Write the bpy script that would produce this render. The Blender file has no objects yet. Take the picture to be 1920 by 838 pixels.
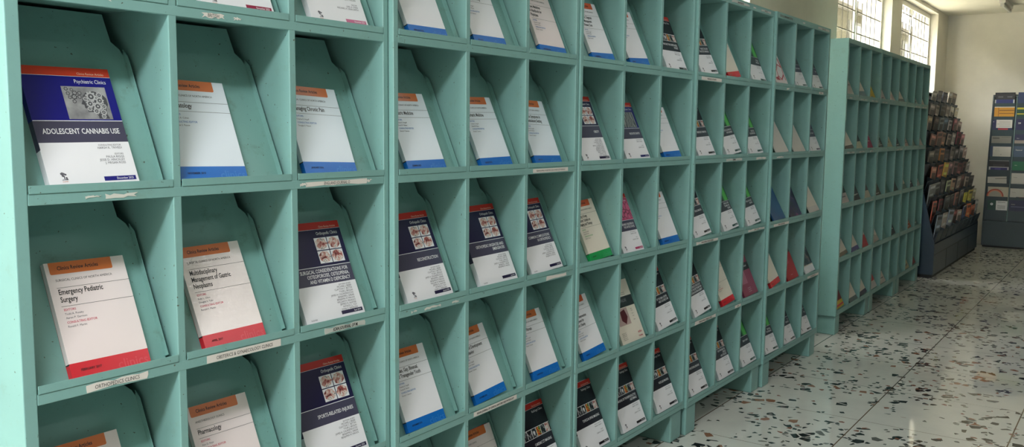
import bpy, math, random
from mathutils import Matrix, Vector
random.seed(7)
SC = bpy.context.scene
COL = SC.collection

# ---------------------------------------------------------------- camera
CAM_LOC = Vector((-0.7233, -1.4961, 1.2794))
YAW, PITCH, ROLL = 0.95071, -0.10603, 0.00977
FWD = Vector((math.sin(YAW)*math.cos(PITCH), math.cos(YAW)*math.cos(PITCH), math.sin(PITCH)))
R0 = Vector((math.cos(YAW), -math.sin(YAW), 0)); U0 = R0.cross(FWD)
RGT = R0*math.cos(ROLL) + U0*math.sin(ROLL); UPV = -R0*math.sin(ROLL) + U0*math.cos(ROLL)
cd = bpy.data.cameras.new('camera'); cam = bpy.data.objects.new('camera', cd); COL.objects.link(cam)
cd.sensor_width = 36; cd.lens = 1660.9/1920*36; cd.clip_start = 0.02; cd.clip_end = 200
cam.matrix_world = Matrix(((RGT.x, UPV.x, -FWD.x, CAM_LOC.x), (RGT.y, UPV.y, -FWD.y, CAM_LOC.y),
                           (RGT.z, UPV.z, -FWD.z, CAM_LOC.z), (0, 0, 0, 1)))
SC.camera = cam

# ---------------------------------------------------------------- light and exposure
SC.view_settings.view_transform = 'Standard'; SC.view_settings.look = 'None'
SC.view_settings.exposure = 0.0; SC.view_settings.gamma = 1.0; SC.view_settings.use_curve_mapping = False
wd = bpy.data.worlds.new('overcast_sky'); SC.world = wd; wd.use_nodes = True
wd.node_tree.nodes['Background'].inputs[0].default_value = (1.0, 0.985, 0.95, 1)
wd.node_tree.nodes['Background'].inputs[1].default_value = 22.0


def area(name, loc, direction, sx, sy, power, color):
    l = bpy.data.lights.new(name, 'AREA'); l.shape = 'RECTANGLE'; l.size = sx; l.size_y = sy
    l.energy = power; l.color = color
    o = bpy.data.objects.new(name, l); COL.objects.link(o); o.location = loc
    o.rotation_euler = Vector(direction).to_track_quat('-Z', 'Z').to_euler(); return o


# ceiling lamps over the near aisle, an added fill farther along, daylight from the window at the left end and from across the room
area('ceiling_lamps_near_aisle', (-1.1, -0.98, 2.60), (0.1, 0.1, -1), 2.4, 0.25, 96, (0.98, 0.99, 1.0))
area('added_fill_mid_aisle', (2.5, -1.1, 2.60), (0, 0.1, -1), 1.6, 0.3, 7, (0.98, 0.99, 1.0))  # added unseen fill that lifts the fronts of the farther rack sections
area('ceiling_tube_cross_aisle', (2.75, -2.8, 2.58), (0, 0, -1), 1.2, 0.12, 14, (1.0, 0.99, 0.98))
area('daylight_left_window', (-3.9, 0.29, 1.5), (1, 0.0, -0.03), 0.36, 1.9, 165, (0.93, 1.0, 1.0))

# ---------------------------------------------------------------- helpers
ZT = 1.825; H = 0.34; CW = 0.27187; DT = 0.01742; UP_ = 0.88524; ST = 0.0166; DEP = 0.30


def lin(c):
    c = c/255.0
    return c/12.92 if c <= 0.04045 else ((c+0.055)/1.055)**2.4


MATS = {}


def mat(rgb, rough=0.5, metal=0.0, spec=0.5):
    k = (tuple(rgb), rough, metal, spec)
    if k in MATS: return MATS[k]
    m = bpy.data.materials.new('paint_%d_%d_%d' % tuple(rgb)); m.use_nodes = True
    b = m.node_tree.nodes['Principled BSDF']
    b.inputs['Base Color'].default_value = (lin(rgb[0]), lin(rgb[1]), lin(rgb[2]), 1)
    b.inputs['Roughness'].default_value = rough; b.inputs['Metallic'].default_value = metal
    b.inputs['Specular IOR Level'].default_value = spec
    MATS[k] = m; return m


def N(nt, typ, **kw):
    n = nt.nodes.new(typ)
    for k, v in kw.items():
        if k in ('operation', 'feature', 'blend_type', 'data_type', 'noise_dimensions', 'voronoi_dimensions', 'wave_type', 'bands_direction', 'gradient_type', 'distance'):
            setattr(n, k, v)
        else: n.inputs[k].default_value = v
    return n


def ramp(nt, stops, fac, interp='LINEAR'):
    r = nt.nodes.new('ShaderNodeValToRGB'); r.color_ramp.interpolation = interp
    e = r.color_ramp.elements
    while len(e) < len(stops): e.new(0.5)
    for el, (p, c) in zip(e, stops):
        el.position = p; el.color = (lin(c[0]), lin(c[1]), lin(c[2]), 1)
    nt.links.new(fac, r.inputs[0]); return r.outputs[0]


def mix(nt, fac, a, b):
    m = nt.nodes.new('ShaderNodeMix'); m.data_type = 'RGBA'
    for s, v in ((m.inputs[0], fac), (m.inputs[6], a), (m.inputs[7], b)):
        if isinstance(v, bpy.types.NodeSocket): nt.links.new(v, s)
        elif isinstance(v, (int, float)): s.default_value = v
        else: s.default_value = (lin(v[0]), lin(v[1]), lin(v[2]), 1)
    return m.outputs[2]


def worn_paint(name, base, dark, speck, rough=0.42, grime=0.35):
    """brushed enamel on sheet steel: cloudy tone, grimy patches, small chips"""
    m = bpy.data.materials.new(name); m.use_nodes = True; nt = m.node_tree
    b = nt.nodes['Principled BSDF']; g = nt.nodes.new('ShaderNodeNewGeometry')
    n1 = N(nt, 'ShaderNodeTexNoise', Scale=7.0, Detail=5.0, Roughness=0.6); nt.links.new(g.outputs['Position'], n1.inputs['Vector'])
    f1 = ramp(nt, [(0.35, (0, 0, 0)), (0.75, (255, 255, 255))], n1.outputs[0])
    n2 = N(nt, 'ShaderNodeTexNoise', Scale=22.0, Detail=7.0, Roughness=0.72); nt.links.new(g.outputs['Position'], n2.inputs['Vector'])
    f2 = ramp(nt, [(0.56, (0, 0, 0)), (0.70, (255, 255, 255))], n2.outputs[0])
    n3 = N(nt, 'ShaderNodeTexNoise', Scale=130.0, Detail=2.0, Roughness=0.5); nt.links.new(g.outputs['Position'], n3.inputs['Vector'])
    f3 = ramp(nt, [(0.725, (0, 0, 0)), (0.75, (255, 255, 255))], n3.outputs[0])
    k1 = N(nt, 'ShaderNodeMath', operation='MULTIPLY'); nt.links.new(f1, k1.inputs[0]); k1.inputs[1].default_value = 0.3
    k2 = N(nt, 'ShaderNodeMath', operation='MULTIPLY'); nt.links.new(f2, k2.inputs[0]); k2.inputs[1].default_value = grime
    c = mix(nt, k1.outputs[0], base, [x*0.9 for x in base])
    c = mix(nt, k2.outputs[0], c, dark)
    c = mix(nt, f3, c, speck)
    nt.links.new(c, b.inputs['Base Color']); b.inputs['Roughness'].default_value = rough
    bp = N(nt, 'ShaderNodeBump', Strength=0.06, Distance=0.004); nt.links.new(n2.outputs[0], bp.inputs['Height'])
    nt.links.new(bp.outputs[0], b.inputs['Normal'])
    return m


TEAL = worn_paint('teal_enamel', (131, 176, 172), (118, 140, 122), (84, 96, 82), 0.40, 0.25)
TEALB = worn_paint('teal_enamel_grimy', (126, 172, 167), (104, 128, 112), (78, 90, 76), 0.45, 0.5)
NAVY = worn_paint('navy_enamel', (40, 60, 80), (36, 48, 60), (70, 76, 80), 0.4, 0.4)
SLATE = worn_paint('slate_teal_enamel', (38, 60, 68), (34, 48, 52), (80, 86, 88), 0.4, 0.4)


class MB:
    def __init__(s): s.v = []; s.f = []; s.fm = []; s.m = []
    def mi(s, m):
        if m not in s.m: s.m.append(m)
        return s.m.index(m)
    def poly(s, pts, m):
        b = len(s.v); s.v += [tuple(p) for p in pts]; s.f.append(tuple(range(b, b+len(pts)))); s.fm.append(s.mi(m))
    def box(s, x0, x1, y0, y1, z0, z1, m, T=None):
        c = [Vector(p) for p in ((x0, y0, z0), (x1, y0, z0), (x1, y1, z0), (x0, y1, z0), (x0, y0, z1), (x1, y0, z1), (x1, y1, z1), (x0, y1, z1))]
        if T: c = [T @ p for p in c]
        b = len(s.v); s.v += [tuple(p) for p in c]; k = s.mi(m)
        for q in ((0, 3, 2, 1), (4, 5, 6, 7), (0, 1, 5, 4), (1, 2, 6, 5), (2, 3, 7, 6), (3, 0, 4, 7)):
            s.f.append(tuple(b+i for i in q)); s.fm.append(k)
    def prism(s, pts, d, m):
        """closed outline pts (3-D, planar) pushed along d"""
        d = Vector(d); a = [Vector(p) for p in pts]; n = len(a); b = len(s.v); k = s.mi(m)
        s.v += [tuple(p) for p in a] + [tuple(p+d) for p in a]
        s.f.append(tuple(range(b+n-1, b-1, -1))); s.f.append(tuple(range(b+n, b+2*n))); s.fm += [k, k]
        for i in range(n):
            j = (i+1) % n; s.f.append((b+i, b+j, b+n+j, b+n+i)); s.fm.append(k)
    def build(s, name, parent=None, mw=None, bevel=0):
        me = bpy.data.meshes.new(name); me.from_pydata(s.v, [], s.f)
        for m in s.m: me.materials.append(m)
        me.polygons.foreach_set('material_index', s.fm); me.update()
        return link(name, me, parent, mw, bevel)


def link(name, me, parent=None, mw=None, bevel=0):
    o = bpy.data.objects.new(name, me); COL.objects.link(o)
    if parent: o.parent = parent
    if mw is not None: o.matrix_local = mw
    if bevel:
        b = o.modifiers.new('bevel', 'BEVEL'); b.width = bevel; b.segments = 2; b.limit_method = 'ANGLE'
    return o


def thing(name, mw, label, cat, group=None):
    o = bpy.data.objects.new(name, None); COL.objects.link(o); o.empty_display_size = 0.05
    o.matrix_world = mw; return tag(o, label, cat, group)


def tag(o, label, cat, group=None):
    o['label'] = label; o['category'] = cat
    if group: o['group'] = group
    return o


def struct(o): o['kind'] = 'structure'; return o


_tc = {}


def glyphs(s, bold=0.0):
    k = (s, bold)
    if k not in _tc:
        c = bpy.data.curves.new('lettering', 'FONT'); c.body = s; c.size = 1; c.resolution_u = 2; c.offset = bold
        o = bpy.data.objects.new('lettering', c); me = o.to_mesh()
        vs = [(v.co.x, v.co.y) for v in me.vertices]; fs = [tuple(p.vertices) for p in me.polygons]
        o.to_mesh_clear(); bpy.data.objects.remove(o); bpy.data.curves.remove(c)
        _tc[k] = (vs, fs, min(v[0] for v in vs), max(v[0] for v in vs))
    return _tc[k]


def text(mb, s, x, y, h, m, z, align='l', sx=0.85, bold=0.0, maxw=None, shear=0.0):
    """flat lettering on the local xy plane; h is the height of a capital"""
    if not s.strip(): return
    vs, fs, x0, x1 = glyphs(s, bold)
    k = h/0.70; kx = k*sx; w = (x1-x0)*kx
    if maxw and w > maxw: kx *= maxw/w; w = maxw
    ox = x - x0*kx if align == 'l' else (x - x1*kx if align == 'r' else x - (x0+x1)/2*kx)
    b = len(mb.v); mb.v += [(ox+a*kx+shear*c*k, y+c*k, z) for a, c in vs]; i = mb.mi(m)
    for f in fs: mb.f.append(tuple(b+q for q in f)); mb.fm.append(i)


def rect(mb, x0, x1, y0, y1, m, z): mb.poly([(x0, y0, z), (x1, y0, z), (x1, y1, z), (x0, y1, z)], m)


# ---------------------------------------------------------------- printed-picture materials
def tex_mat(name, fn, rough=0.3):
    m = bpy.data.materials.new(name); m.use_nodes = True; nt = m.node_tree
    tc = nt.nodes.new('ShaderNodeTexCoord')
    c = fn(nt, tc.outputs['Object']); b = nt.nodes['Principled BSDF']
    nt.links.new(c, b.inputs['Base Color']); b.inputs['Roughness'].default_value = rough
    return m


def _surgery(nt, v):
    n = N(nt, 'ShaderNodeTexNoise', Scale=55.0, Detail=3.0, Distortion=1.4); nt.links.new(v, n.inputs['Vector'])
    return ramp(nt, [(0.32, (70, 28, 30)), (0.42, (160, 70, 66)), (0.5, (214, 170, 160)), (0.58, (232, 226, 222)), (0.66, (120, 110, 112)), (0.75, (60, 40, 44))], n.outputs[0])


def _scan(nt, v):
    n = N(nt, 'ShaderNodeTexNoise', Scale=80.0, Detail=2.0, Distortion=1.0); nt.links.new(v, n.inputs['Vector'])
    return ramp(nt, [(0.4, (14, 12, 18)), (0.55, (70, 68, 76)), (0.62, (190, 188, 190)), (0.7, (40, 36, 40))], n.outputs[0])


def _scanc(nt, v):
    n = N(nt, 'ShaderNodeTexNoise', Scale=70.0, Detail=1.0); nt.links.new(v, n.inputs['Vector'])
    return ramp(nt, [(0.36, (24, 30, 20)), (0.44, (180, 40, 30)), (0.52, (240, 160, 40)), (0.6, (90, 140, 50)), (0.7, (30, 20, 20))], n.outputs[0])


def _neuro(nt, v):
    w = N(nt, 'ShaderNodeTexWave', Scale=3.2, Distortion=5.0, Detail=1.0); nt.links.new(v, w.inputs['Vector'])
    return ramp(nt, [(0.1, (8, 20, 14)), (0.5, (24, 110, 52)), (0.85, (92, 190, 88))], w.outputs[1])


def _pink(nt, v):
    w = N(nt, 'ShaderNodeTexVoronoi', feature='DISTANCE_TO_EDGE', Scale=38.0); nt.links.new(v, w.inputs['Vector'])
    return ramp(nt, [(0.04, (120, 30, 66)), (0.1, (206, 92, 134))], w.outputs[0])


def _gray(nt, v):
    n = N(nt, 'ShaderNodeTexNoise', Scale=30.0, Detail=4.0); nt.links.new(v, n.inputs['Vector'])
    return ramp(nt, [(0.3, (112, 112, 116)), (0.7, (176, 176, 178))], n.outputs[0])


def _brain(nt, v):
    w = N(nt, 'ShaderNodeTexWave', Scale=24.0, Distortion=9.0, Detail=2.0); nt.links.new(v, w.inputs['Vector'])
    return ramp(nt, [(0.2, (60, 62, 70)), (0.8, (150, 152, 148))], w.outputs[1])


def _violet(nt, v):
    n = N(nt, 'ShaderNodeTexNoise', Scale=16.0, Detail=4.0, Distortion=0.8); nt.links.new(v, n.inputs['Vector'])
    return ramp(nt, [(0.35, (22, 16, 48)), (0.6, (52, 34, 92)), (0.75, (150, 70, 110))], n.outputs[0])


def _redpat(nt, v):
    w = N(nt, 'ShaderNodeTexVoronoi', feature='DISTANCE_TO_EDGE', Scale=16.0); nt.links.new(v, w.inputs['Vector'])
    return ramp(nt, [(0.035, (190, 40, 60)), (0.075, (236, 228, 228))], w.outputs[0], 'LINEAR')


def _photo(nt, v):
    n = N(nt, 'ShaderNodeTexNoise', Scale=18.0, Detail=3.0, Distortion=0.6); nt.links.new(v, n.inputs['Vector'])
    return ramp(nt, [(0.36, (24, 30, 40)), (0.52, (54, 66, 84)), (0.62, (150, 130, 116)), (0.72, (40, 40, 46))], n.outputs[0])


PIC = {n: tex_mat('print_'+n, f) for n, f in (('surgery', _surgery), ('scan', _scan), ('scanc', _scanc), ('neuro', _neuro), ('pink', _pink),
       ('gray', _gray), ('brain', _brain), ('violet', _violet), ('redpat', _redpat), ('photo', _photo))}
INK = mat((22, 22, 26), 0.4); INKG = mat((96, 94, 104), 0.4)
WHT = mat((240, 240, 246), 0.3, 0, 0.35); WARM = mat((240, 226, 226), 0.3, 0, 0.35); CREAM = mat((232, 224, 210), 0.35)
PAPER = mat((222, 216, 204), 0.7); LIT = mat((240, 240, 244), 0.3); BLUEW = mat((232, 242, 252), 0.3, 0, 0.35)


def _wrapped():
    m = bpy.data.materials.new('plastic_wrapped_white'); m.use_nodes = True; nt = m.node_tree; b = nt.nodes['Principled BSDF']
    b.inputs['Base Color'].default_value = (lin(234), lin(222), lin(220), 1); b.inputs['Roughness'].default_value = 0.2
    b.inputs['Coat Weight'].default_value = 1.0; b.inputs['Coat Roughness'].default_value = 0.08
    tc = nt.nodes.new('ShaderNodeTexCoord'); n = N(nt, 'ShaderNodeTexNoise', Scale=90.0, Detail=2.0); nt.links.new(tc.outputs['Object'], n.inputs['Vector'])
    bp = N(nt, 'ShaderNodeBump', Strength=0.5, Distance=0.004); nt.links.new(n.outputs[0], bp.inputs['Height'])
    nt.links.new(bp.outputs[0], b.inputs['Coat Normal']); return m


WRAP = _wrapped()


# ---------------------------------------------------------------- journals
def shell(W, Hh, T, bands, spine_bands, name, parent, deco=None, paper=PAPER, curl=0.0):
    """cover (front, spine, back) as one sheet and a page block inside it; local x = width, y = height, z = thickness"""
    mb = MB(); c = 0.0007
    for (a, b_, m) in bands:                     # front board, cut into its printed colour bands (fractions from the top)
        mb.box(0, W, Hh*(1-b_), Hh*(1-a), T-c, T, m)
    for (a, b_, m) in spine_bands:
        mb.box(-c, 0, Hh*(1-b_), Hh*(1-a), 0, T, m)
    mb.box(-c, W, 0, Hh, -c, 0, bands[-1][2])
    if deco: deco(mb, W, Hh, T+0.00025)
    o = mb.build('cover', parent)
    pb = MB(); pb.box(0.0004, W-0.002, 0.0015, Hh-0.0015, 0.0001, T-c-0.0001, paper)
    p = pb.build('page_block', parent)
    if curl:
        for ob in (o, p):
            for v in ob.data.vertices:
                t = v.co.y/Hh; v.co.z += curl*(1-t)**2 - 0
    return o


def tree_logo(mb, x, y, s, z, ink=INKG, word=True):
    rect(mb, x+0.42*s, x+0.56*s, y, y+0.6*s, ink, z)
    random.seed(3)
    for k in range(9):
        cx, cy, r = x+s*random.uniform(0.15, 0.8), y+s*random.uniform(0.58, 0.98), s*random.uniform(0.12, 0.2)
        mb.poly([(cx+r*math.cos(a*0.9), cy+r*math.sin(a*0.9)*0.8, z+k*0.00001) for a in range(7)], ink)
    mb.poly([(x+0.6*s, y, z), (x+0.95*s, y, z), (x+0.85*s, y+0.4*s, z), (x+0.68*s, y+0.45*s, z)], ink)
    mb.poly([(x+0.05*s, y, z), (x+0.4*s, y, z), (x+0.3*s, y+0.12*s, z)], ink)
    if word: text(mb, 'ELSEVIER', x+0.5*s, y-0.28*s, 0.15*s, mat((206, 120, 70), 0.4), z, 'c', 0.9)


def clinic_white(parent, title, series, col, date, editors=None, W=0.160, Hh=0.216, T=0.011, paper=WHT, tagc=(208, 112, 44), lab=None, names=2, band=0.87, face=None):
    colm = mat(col, 0.26); tm = mat(tagc, 0.3); acc = mat(lab or col, 0.4); face = face or paper
    pale = mat([min(255, x*0.88+34) for x in col], 0.26)

    def deco(mb, W, Hh, z):
        Y = lambda t: Hh*(1-t)
        # orange tag with rounded lower corners
        x0, x1, yb, r = 0.045*W, 0.83*W, Y(0.105), 0.02*W
        arc = [(x1-r+r*math.sin(a), yb+r-r*math.cos(a), z) for a in (0, 0.5, 1.05, 1.57)]
        arl = [(x0+r-r*math.sin(a), yb+r-r*math.cos(a), z) for a in (1.57, 1.05, 0.5, 0)]
        mb.poly([(x0, Hh, z)] + arl + arc + [(x1, Hh, z)], tm)
        text(mb, 'Clinics Review Articles', 0.14*W, Y(0.07), 0.034*Hh, INK, z+0.0001, 'l', 0.8, 0.018, 0.62*W)
        text(mb, series, 0.09*W, Y(0.168), 0.02*Hh, INK, z, 'l', 0.95, 0, 0.80*W)
        y1 = 0.225; n = len(title); y2 = y1+0.03+0.066*n
        rect(mb, 0.08*W, W, Y(y1), Y(y1)+0.0006, INK, z); rect(mb, 0.08*W, W, Y(y2), Y(y2)+0.0006, INK, z)
        for i, s in enumerate(title): text(mb, s, 0.09*W, Y(y1+0.058+0.066*i), 0.046*Hh, INK, z, 'l', 0.72, 0.019, 0.88*W)
        y = y2+0.038
        text(mb, 'EDITORS', 0.1*W, Y(y), 0.019*Hh, acc, z, 'l', 0.95, 0.01); y += 0.036
        for s in (editors or ['Charles E. Argoff', 'Daniel B. Palmer'])[:names]:
            text(mb, s, 0.1*W, Y(y), 0.018*Hh, INKG, z, 'l', 0.95); y += 0.034
        text(mb, 'CONSULTING EDITOR', 0.1*W, Y(y+0.006), 0.019*Hh, acc, z, 'l', 0.95, 0.01)
        text(mb, (editors or ['', '', 'Bonita F. Stanton'])[-1], 0.1*W, Y(y+0.04), 0.018*Hh, INKG, z, 'l', 0.95)
        text(mb, 'clinics', 0.97*W, Y(0.995), 0.082*Hh, pale, z, 'r', 1.0, 0.012, 0.85*W)
        text(mb, date, 0.12*W, Y(0.945), 0.02*Hh, INK, z+0.0001, 'l', 0.9, 0.02)
    return shell(W, Hh, T, [(0, band, face), (band, 1, colm)], [(0, band, paper), (band, band+0.012, INK), (band+0.012, 1, colm)], 'journal', parent, deco)


def gear(mb, cx, cy, r, z, m, m2, teeth=9):
    pts = []
    for k in range(teeth*4):
        a = 2*math.pi*k/(teeth*4); rr = r*(1.0 if (k % 4) < 2 else 0.78)
        pts.append((cx+rr*math.cos(a), cy+rr*math.sin(a), z))
    mb.poly(pts, m)
    mb.poly([(cx+0.5*r*math.cos(a*0.628), cy+0.5*r*math.sin(a*0.628), z+0.00004) for a in range(10)], m2)
    mb.poly([(cx+0.22*r*math.cos(a*0.785), cy+0.22*r*math.sin(a*0.785), z+0.00008) for a in range(8)], m)


def picture(mb, kind, W, Hh, z, dark):
    Y = lambda t: Hh*(1-t)
    if kind == 'surgery':
        x0, x1 = 0.50*W, 0.93*W; xm = (x0+x1)/2
        for (a, b_) in ((x0, xm-0.0012), (xm+0.0012, x1)):
            for (c, d) in ((0.165, 0.292), (0.302, 0.430)):
                rect(mb, a, b_, Y(d), Y(c), LIT, z)
                k = (b_-a)*0.08; cx, cy, rx, ry = (a+b_)/2, (Y(c)+Y(d))/2, (b_-a)*0.46, (Y(c)-Y(d))*0.47
                mb.poly([(cx+rx*math.cos(t*0.4488)*(1+0.12*math.sin(t*3+c*40+a*90)), cy+ry*math.sin(t*0.4488), z+0.0001) for t in range(14)], PIC['surgery'])
    elif kind == 'gears':
        x0, x1, ya, yb = 0.40*W, 0.90*W, Y(0.445), Y(0.165); rect(mb, x0, x1, ya, yb, PIC['gray'], z)
        S = x1-x0; hh = yb-ya; P = lambda a, b_: (x0+a*S, ya+b_*hh, z+0.0001)
        dk = mat((74, 74, 80), 0.4); lt = mat((186, 186, 188), 0.4)
        mb.poly([P(0.40, 0.56), P(0.36, 0.46), P(0.42, 0.44), P(0.42, 0.34), P(0.47, 0.32), P(0.47, 0.22), P(0.62, 0.22), P(0.68, 0.10), P(0.68, 0.02), P(0.93, 0.02),
                 P(0.90, 0.14), P(0.90, 0.30), P(0.97, 0.45), P(0.97, 0.65), P(0.88, 0.80), P(0.70, 0.87), P(0.52, 0.82), P(0.43, 0.70)], dk)
        for (a, b_, r) in ((0.62, 0.70, 0.13), (0.80, 0.58, 0.10), (0.56, 0.48, 0.10), (0.72, 0.40, 0.11), (0.86, 0.40, 0.07), (0.52, 0.32, 0.06), (0.66, 0.25, 0.08), (0.82, 0.22, 0.08), (0.82, 0.75, 0.08), (0.80, 0.09, 0.06), (0.48, 0.62, 0.06)):
            q = P(a, b_); gear(mb, q[0], q[1], r*S, z+0.0002, lt, dk)
        for (a, b_, r) in ((0.10, 0.92, 0.05), (0.22, 0.90, 0.04), (0.12, 0.78, 0.05), (0.27, 0.80, 0.06), (0.38, 0.80, 0.05), (0.14, 0.66, 0.045), (0.24, 0.68, 0.07), (0.22, 0.54, 0.05), (0.36, 0.68, 0.05)):
            q = P(a, b_); gear(mb, q[0], q[1], r*S, z+0.0002, dk, lt, 7)
    elif kind == 'scans':
        ya, yb = Y(0.452), Y(0.335); rect(mb, 0, W, yb, yb+0.0016, LIT, z)
        n = 7; sh = 0.010
        for k in range(n):
            a = W*k/n-sh*0.3; b_ = a+W/n-0.0022; mm = [PIC['scan'], PIC['scan'], PIC['scan'], PIC['scan'], PIC['scanc'], PIC['scan'], PIC['surgery']][k]
            cl = lambda x: min(max(x, 0.0), W)
            mb.poly([(cl(a), ya, z), (cl(b_), ya, z), (cl(b_), yb, z), (cl(a), yb, z)], mm)
            if k: mb.poly([(cl(a-0.0022), ya, z), (cl(a), ya, z), (cl(a), yb, z), (cl(a-0.0022), yb, z)], LIT)
            cx = (cl(a)+cl(b_))/2
            if k in (3, 6): mb.poly([(cx+0.005*math.cos(t*0.7), (ya+yb)/2+0.007*math.sin(t*0.7), z+0.0001) for t in range(9)], LIT if k == 3 else mat((222, 214, 206), 0.4))
    elif kind == 'neuro':
        rect(mb, 0, W, Y(0.45), Y(0.075), PIC['neuro'], z)
    elif kind == 'pink':
        rect(mb, 0.04*W, W, Y(0.43), Y(0.15), PIC['pink'], z)
    elif kind == 'brain':
        rect(mb, 0.36*W, 0.92*W, Y(0.445), Y(0.17), PIC['brain'], z)


def clinic_dark(parent, series, title, body, pic, tagc=None, top=(196, 62, 40), names=('EDITORS', 'SARAH J. HALL'), date='April 2019', band=(66, 64, 82),
                W=0.184, Hh=0.240, T=0.015, cap=0.036, logo=True, tags=True):
    bm = mat(body, 0.3, 0, 0.3); tm = mat(top, 0.3, 0, 0.3); gm = mat(band, 0.3, 0, 0.3); tg = mat(tagc or body, 0.3); nm = INKG

    def deco(mb, W, Hh, z):
        Y = lambda t: Hh*(1-t)
        text(mb, 'Clinics Review Articles', 0.93*W, Y(0.062), 0.020*Hh, mat((240, 214, 190), 0.4), z, 'r', 0.85, 0.0)
        rect(mb, 0, W, Y(0.078), Y(0.075), LIT, z)
        picture(mb, pic, W, Hh, z, bm)
        text(mb, series, 0.93*W, Y(0.136), 0.033*Hh, LIT, z+0.0002, 'r', 0.78, 0.0)
        rect(mb, 0, W, Y(0.462), Y(0.456), LIT, z)
        n = len(title); st = 0.05
        y = 0.462+(0.178-st*n)/2+0.042
        for i, s in enumerate(title): text(mb, s, 0.93*W, Y(y+st*i), cap*Hh, LIT, z, 'r', 0.78, 0.012, 0.86*W)
        y = 0.672
        for i, s in enumerate(names):
            small = s in ('EDITORS', 'CONSULTING EDITOR', 'EDITORIAL BOARD', 'EDITOR')
            text(mb, s, 0.90*W, Y(y), (0.014 if small else 0.0185)*Hh, nm, z, 'r', 0.95, 0.0, 0.6*W); y += 0.034 if len(names) < 7 else 0.0255
        if tags:
            rect(mb, 0.60*W, 0.97*W, Y(0.966), Y(0.930), tg, z); text(mb, date, 0.94*W, Y(0.957), 0.018*Hh, LIT, z+0.0001, 'r', 0.85, 0.006)
        if logo: tree_logo(mb, 0.13*W, Y(0.945), 0.058*Hh, z)
        else: text(mb, 'ELSEVIER', 0.08*W, Y(0.975), 0.014*Hh, INKG, z, 'l', 1.0)
    W_ = WHT
    return shell(W, Hh, T, [(0, 0.076, tm), (0.076, 0.46, bm), (0.46, 0.64, gm), (0.64, 1, W_)], [(0, 0.076, tm), (0.076, 0.46, bm), (0.46, 0.70, gm), (0.70, 1, W_)], 'journal', parent, deco)


def plain(parent, W, Hh, T, bands, deco=None, curl=0.0):
    return shell(W, Hh, T, bands, bands, 'journal', parent, deco, PAPER, curl)


# ================================================================ SETTING
X_END, Y_WIN, Z_CEIL, X_LEFT, Y_FRONT = 10.80, 0.50, 2.640, -4.0, -4.5


def plaster(name, base, scale=3.0):
    m = bpy.data.materials.new(name); m.use_nodes = True; nt = m.node_tree; b = nt.nodes['Principled BSDF']
    g = nt.nodes.new('ShaderNodeNewGeometry'); n = N(nt, 'ShaderNodeTexNoise', Scale=scale, Detail=6.0, Roughness=0.6); nt.links.new(g.outputs['Position'], n.inputs['Vector'])
    c = ramp(nt, [(0.3, [x*0.95 for x in base]), (0.7, base)], n.outputs[0]); nt.links.new(c, b.inputs['Base Color'])
    b.inputs['Roughness'].default_value = 0.75
    bp = N(nt, 'ShaderNodeBump', Strength=0.08, Distance=0.003); n2 = N(nt, 'ShaderNodeTexNoise', Scale=60.0, Detail=3.0); nt.links.new(g.outputs['Position'], n2.inputs['Vector'])
    nt.links.new(n2.outputs[0], bp.inputs['Height']); nt.links.new(bp.outputs[0], b.inputs['Normal']); return m


WALL = plaster('cream_plaster', (238, 234, 220)); CEILM = plaster('ceiling_plaster', (236, 234, 218))


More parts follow.
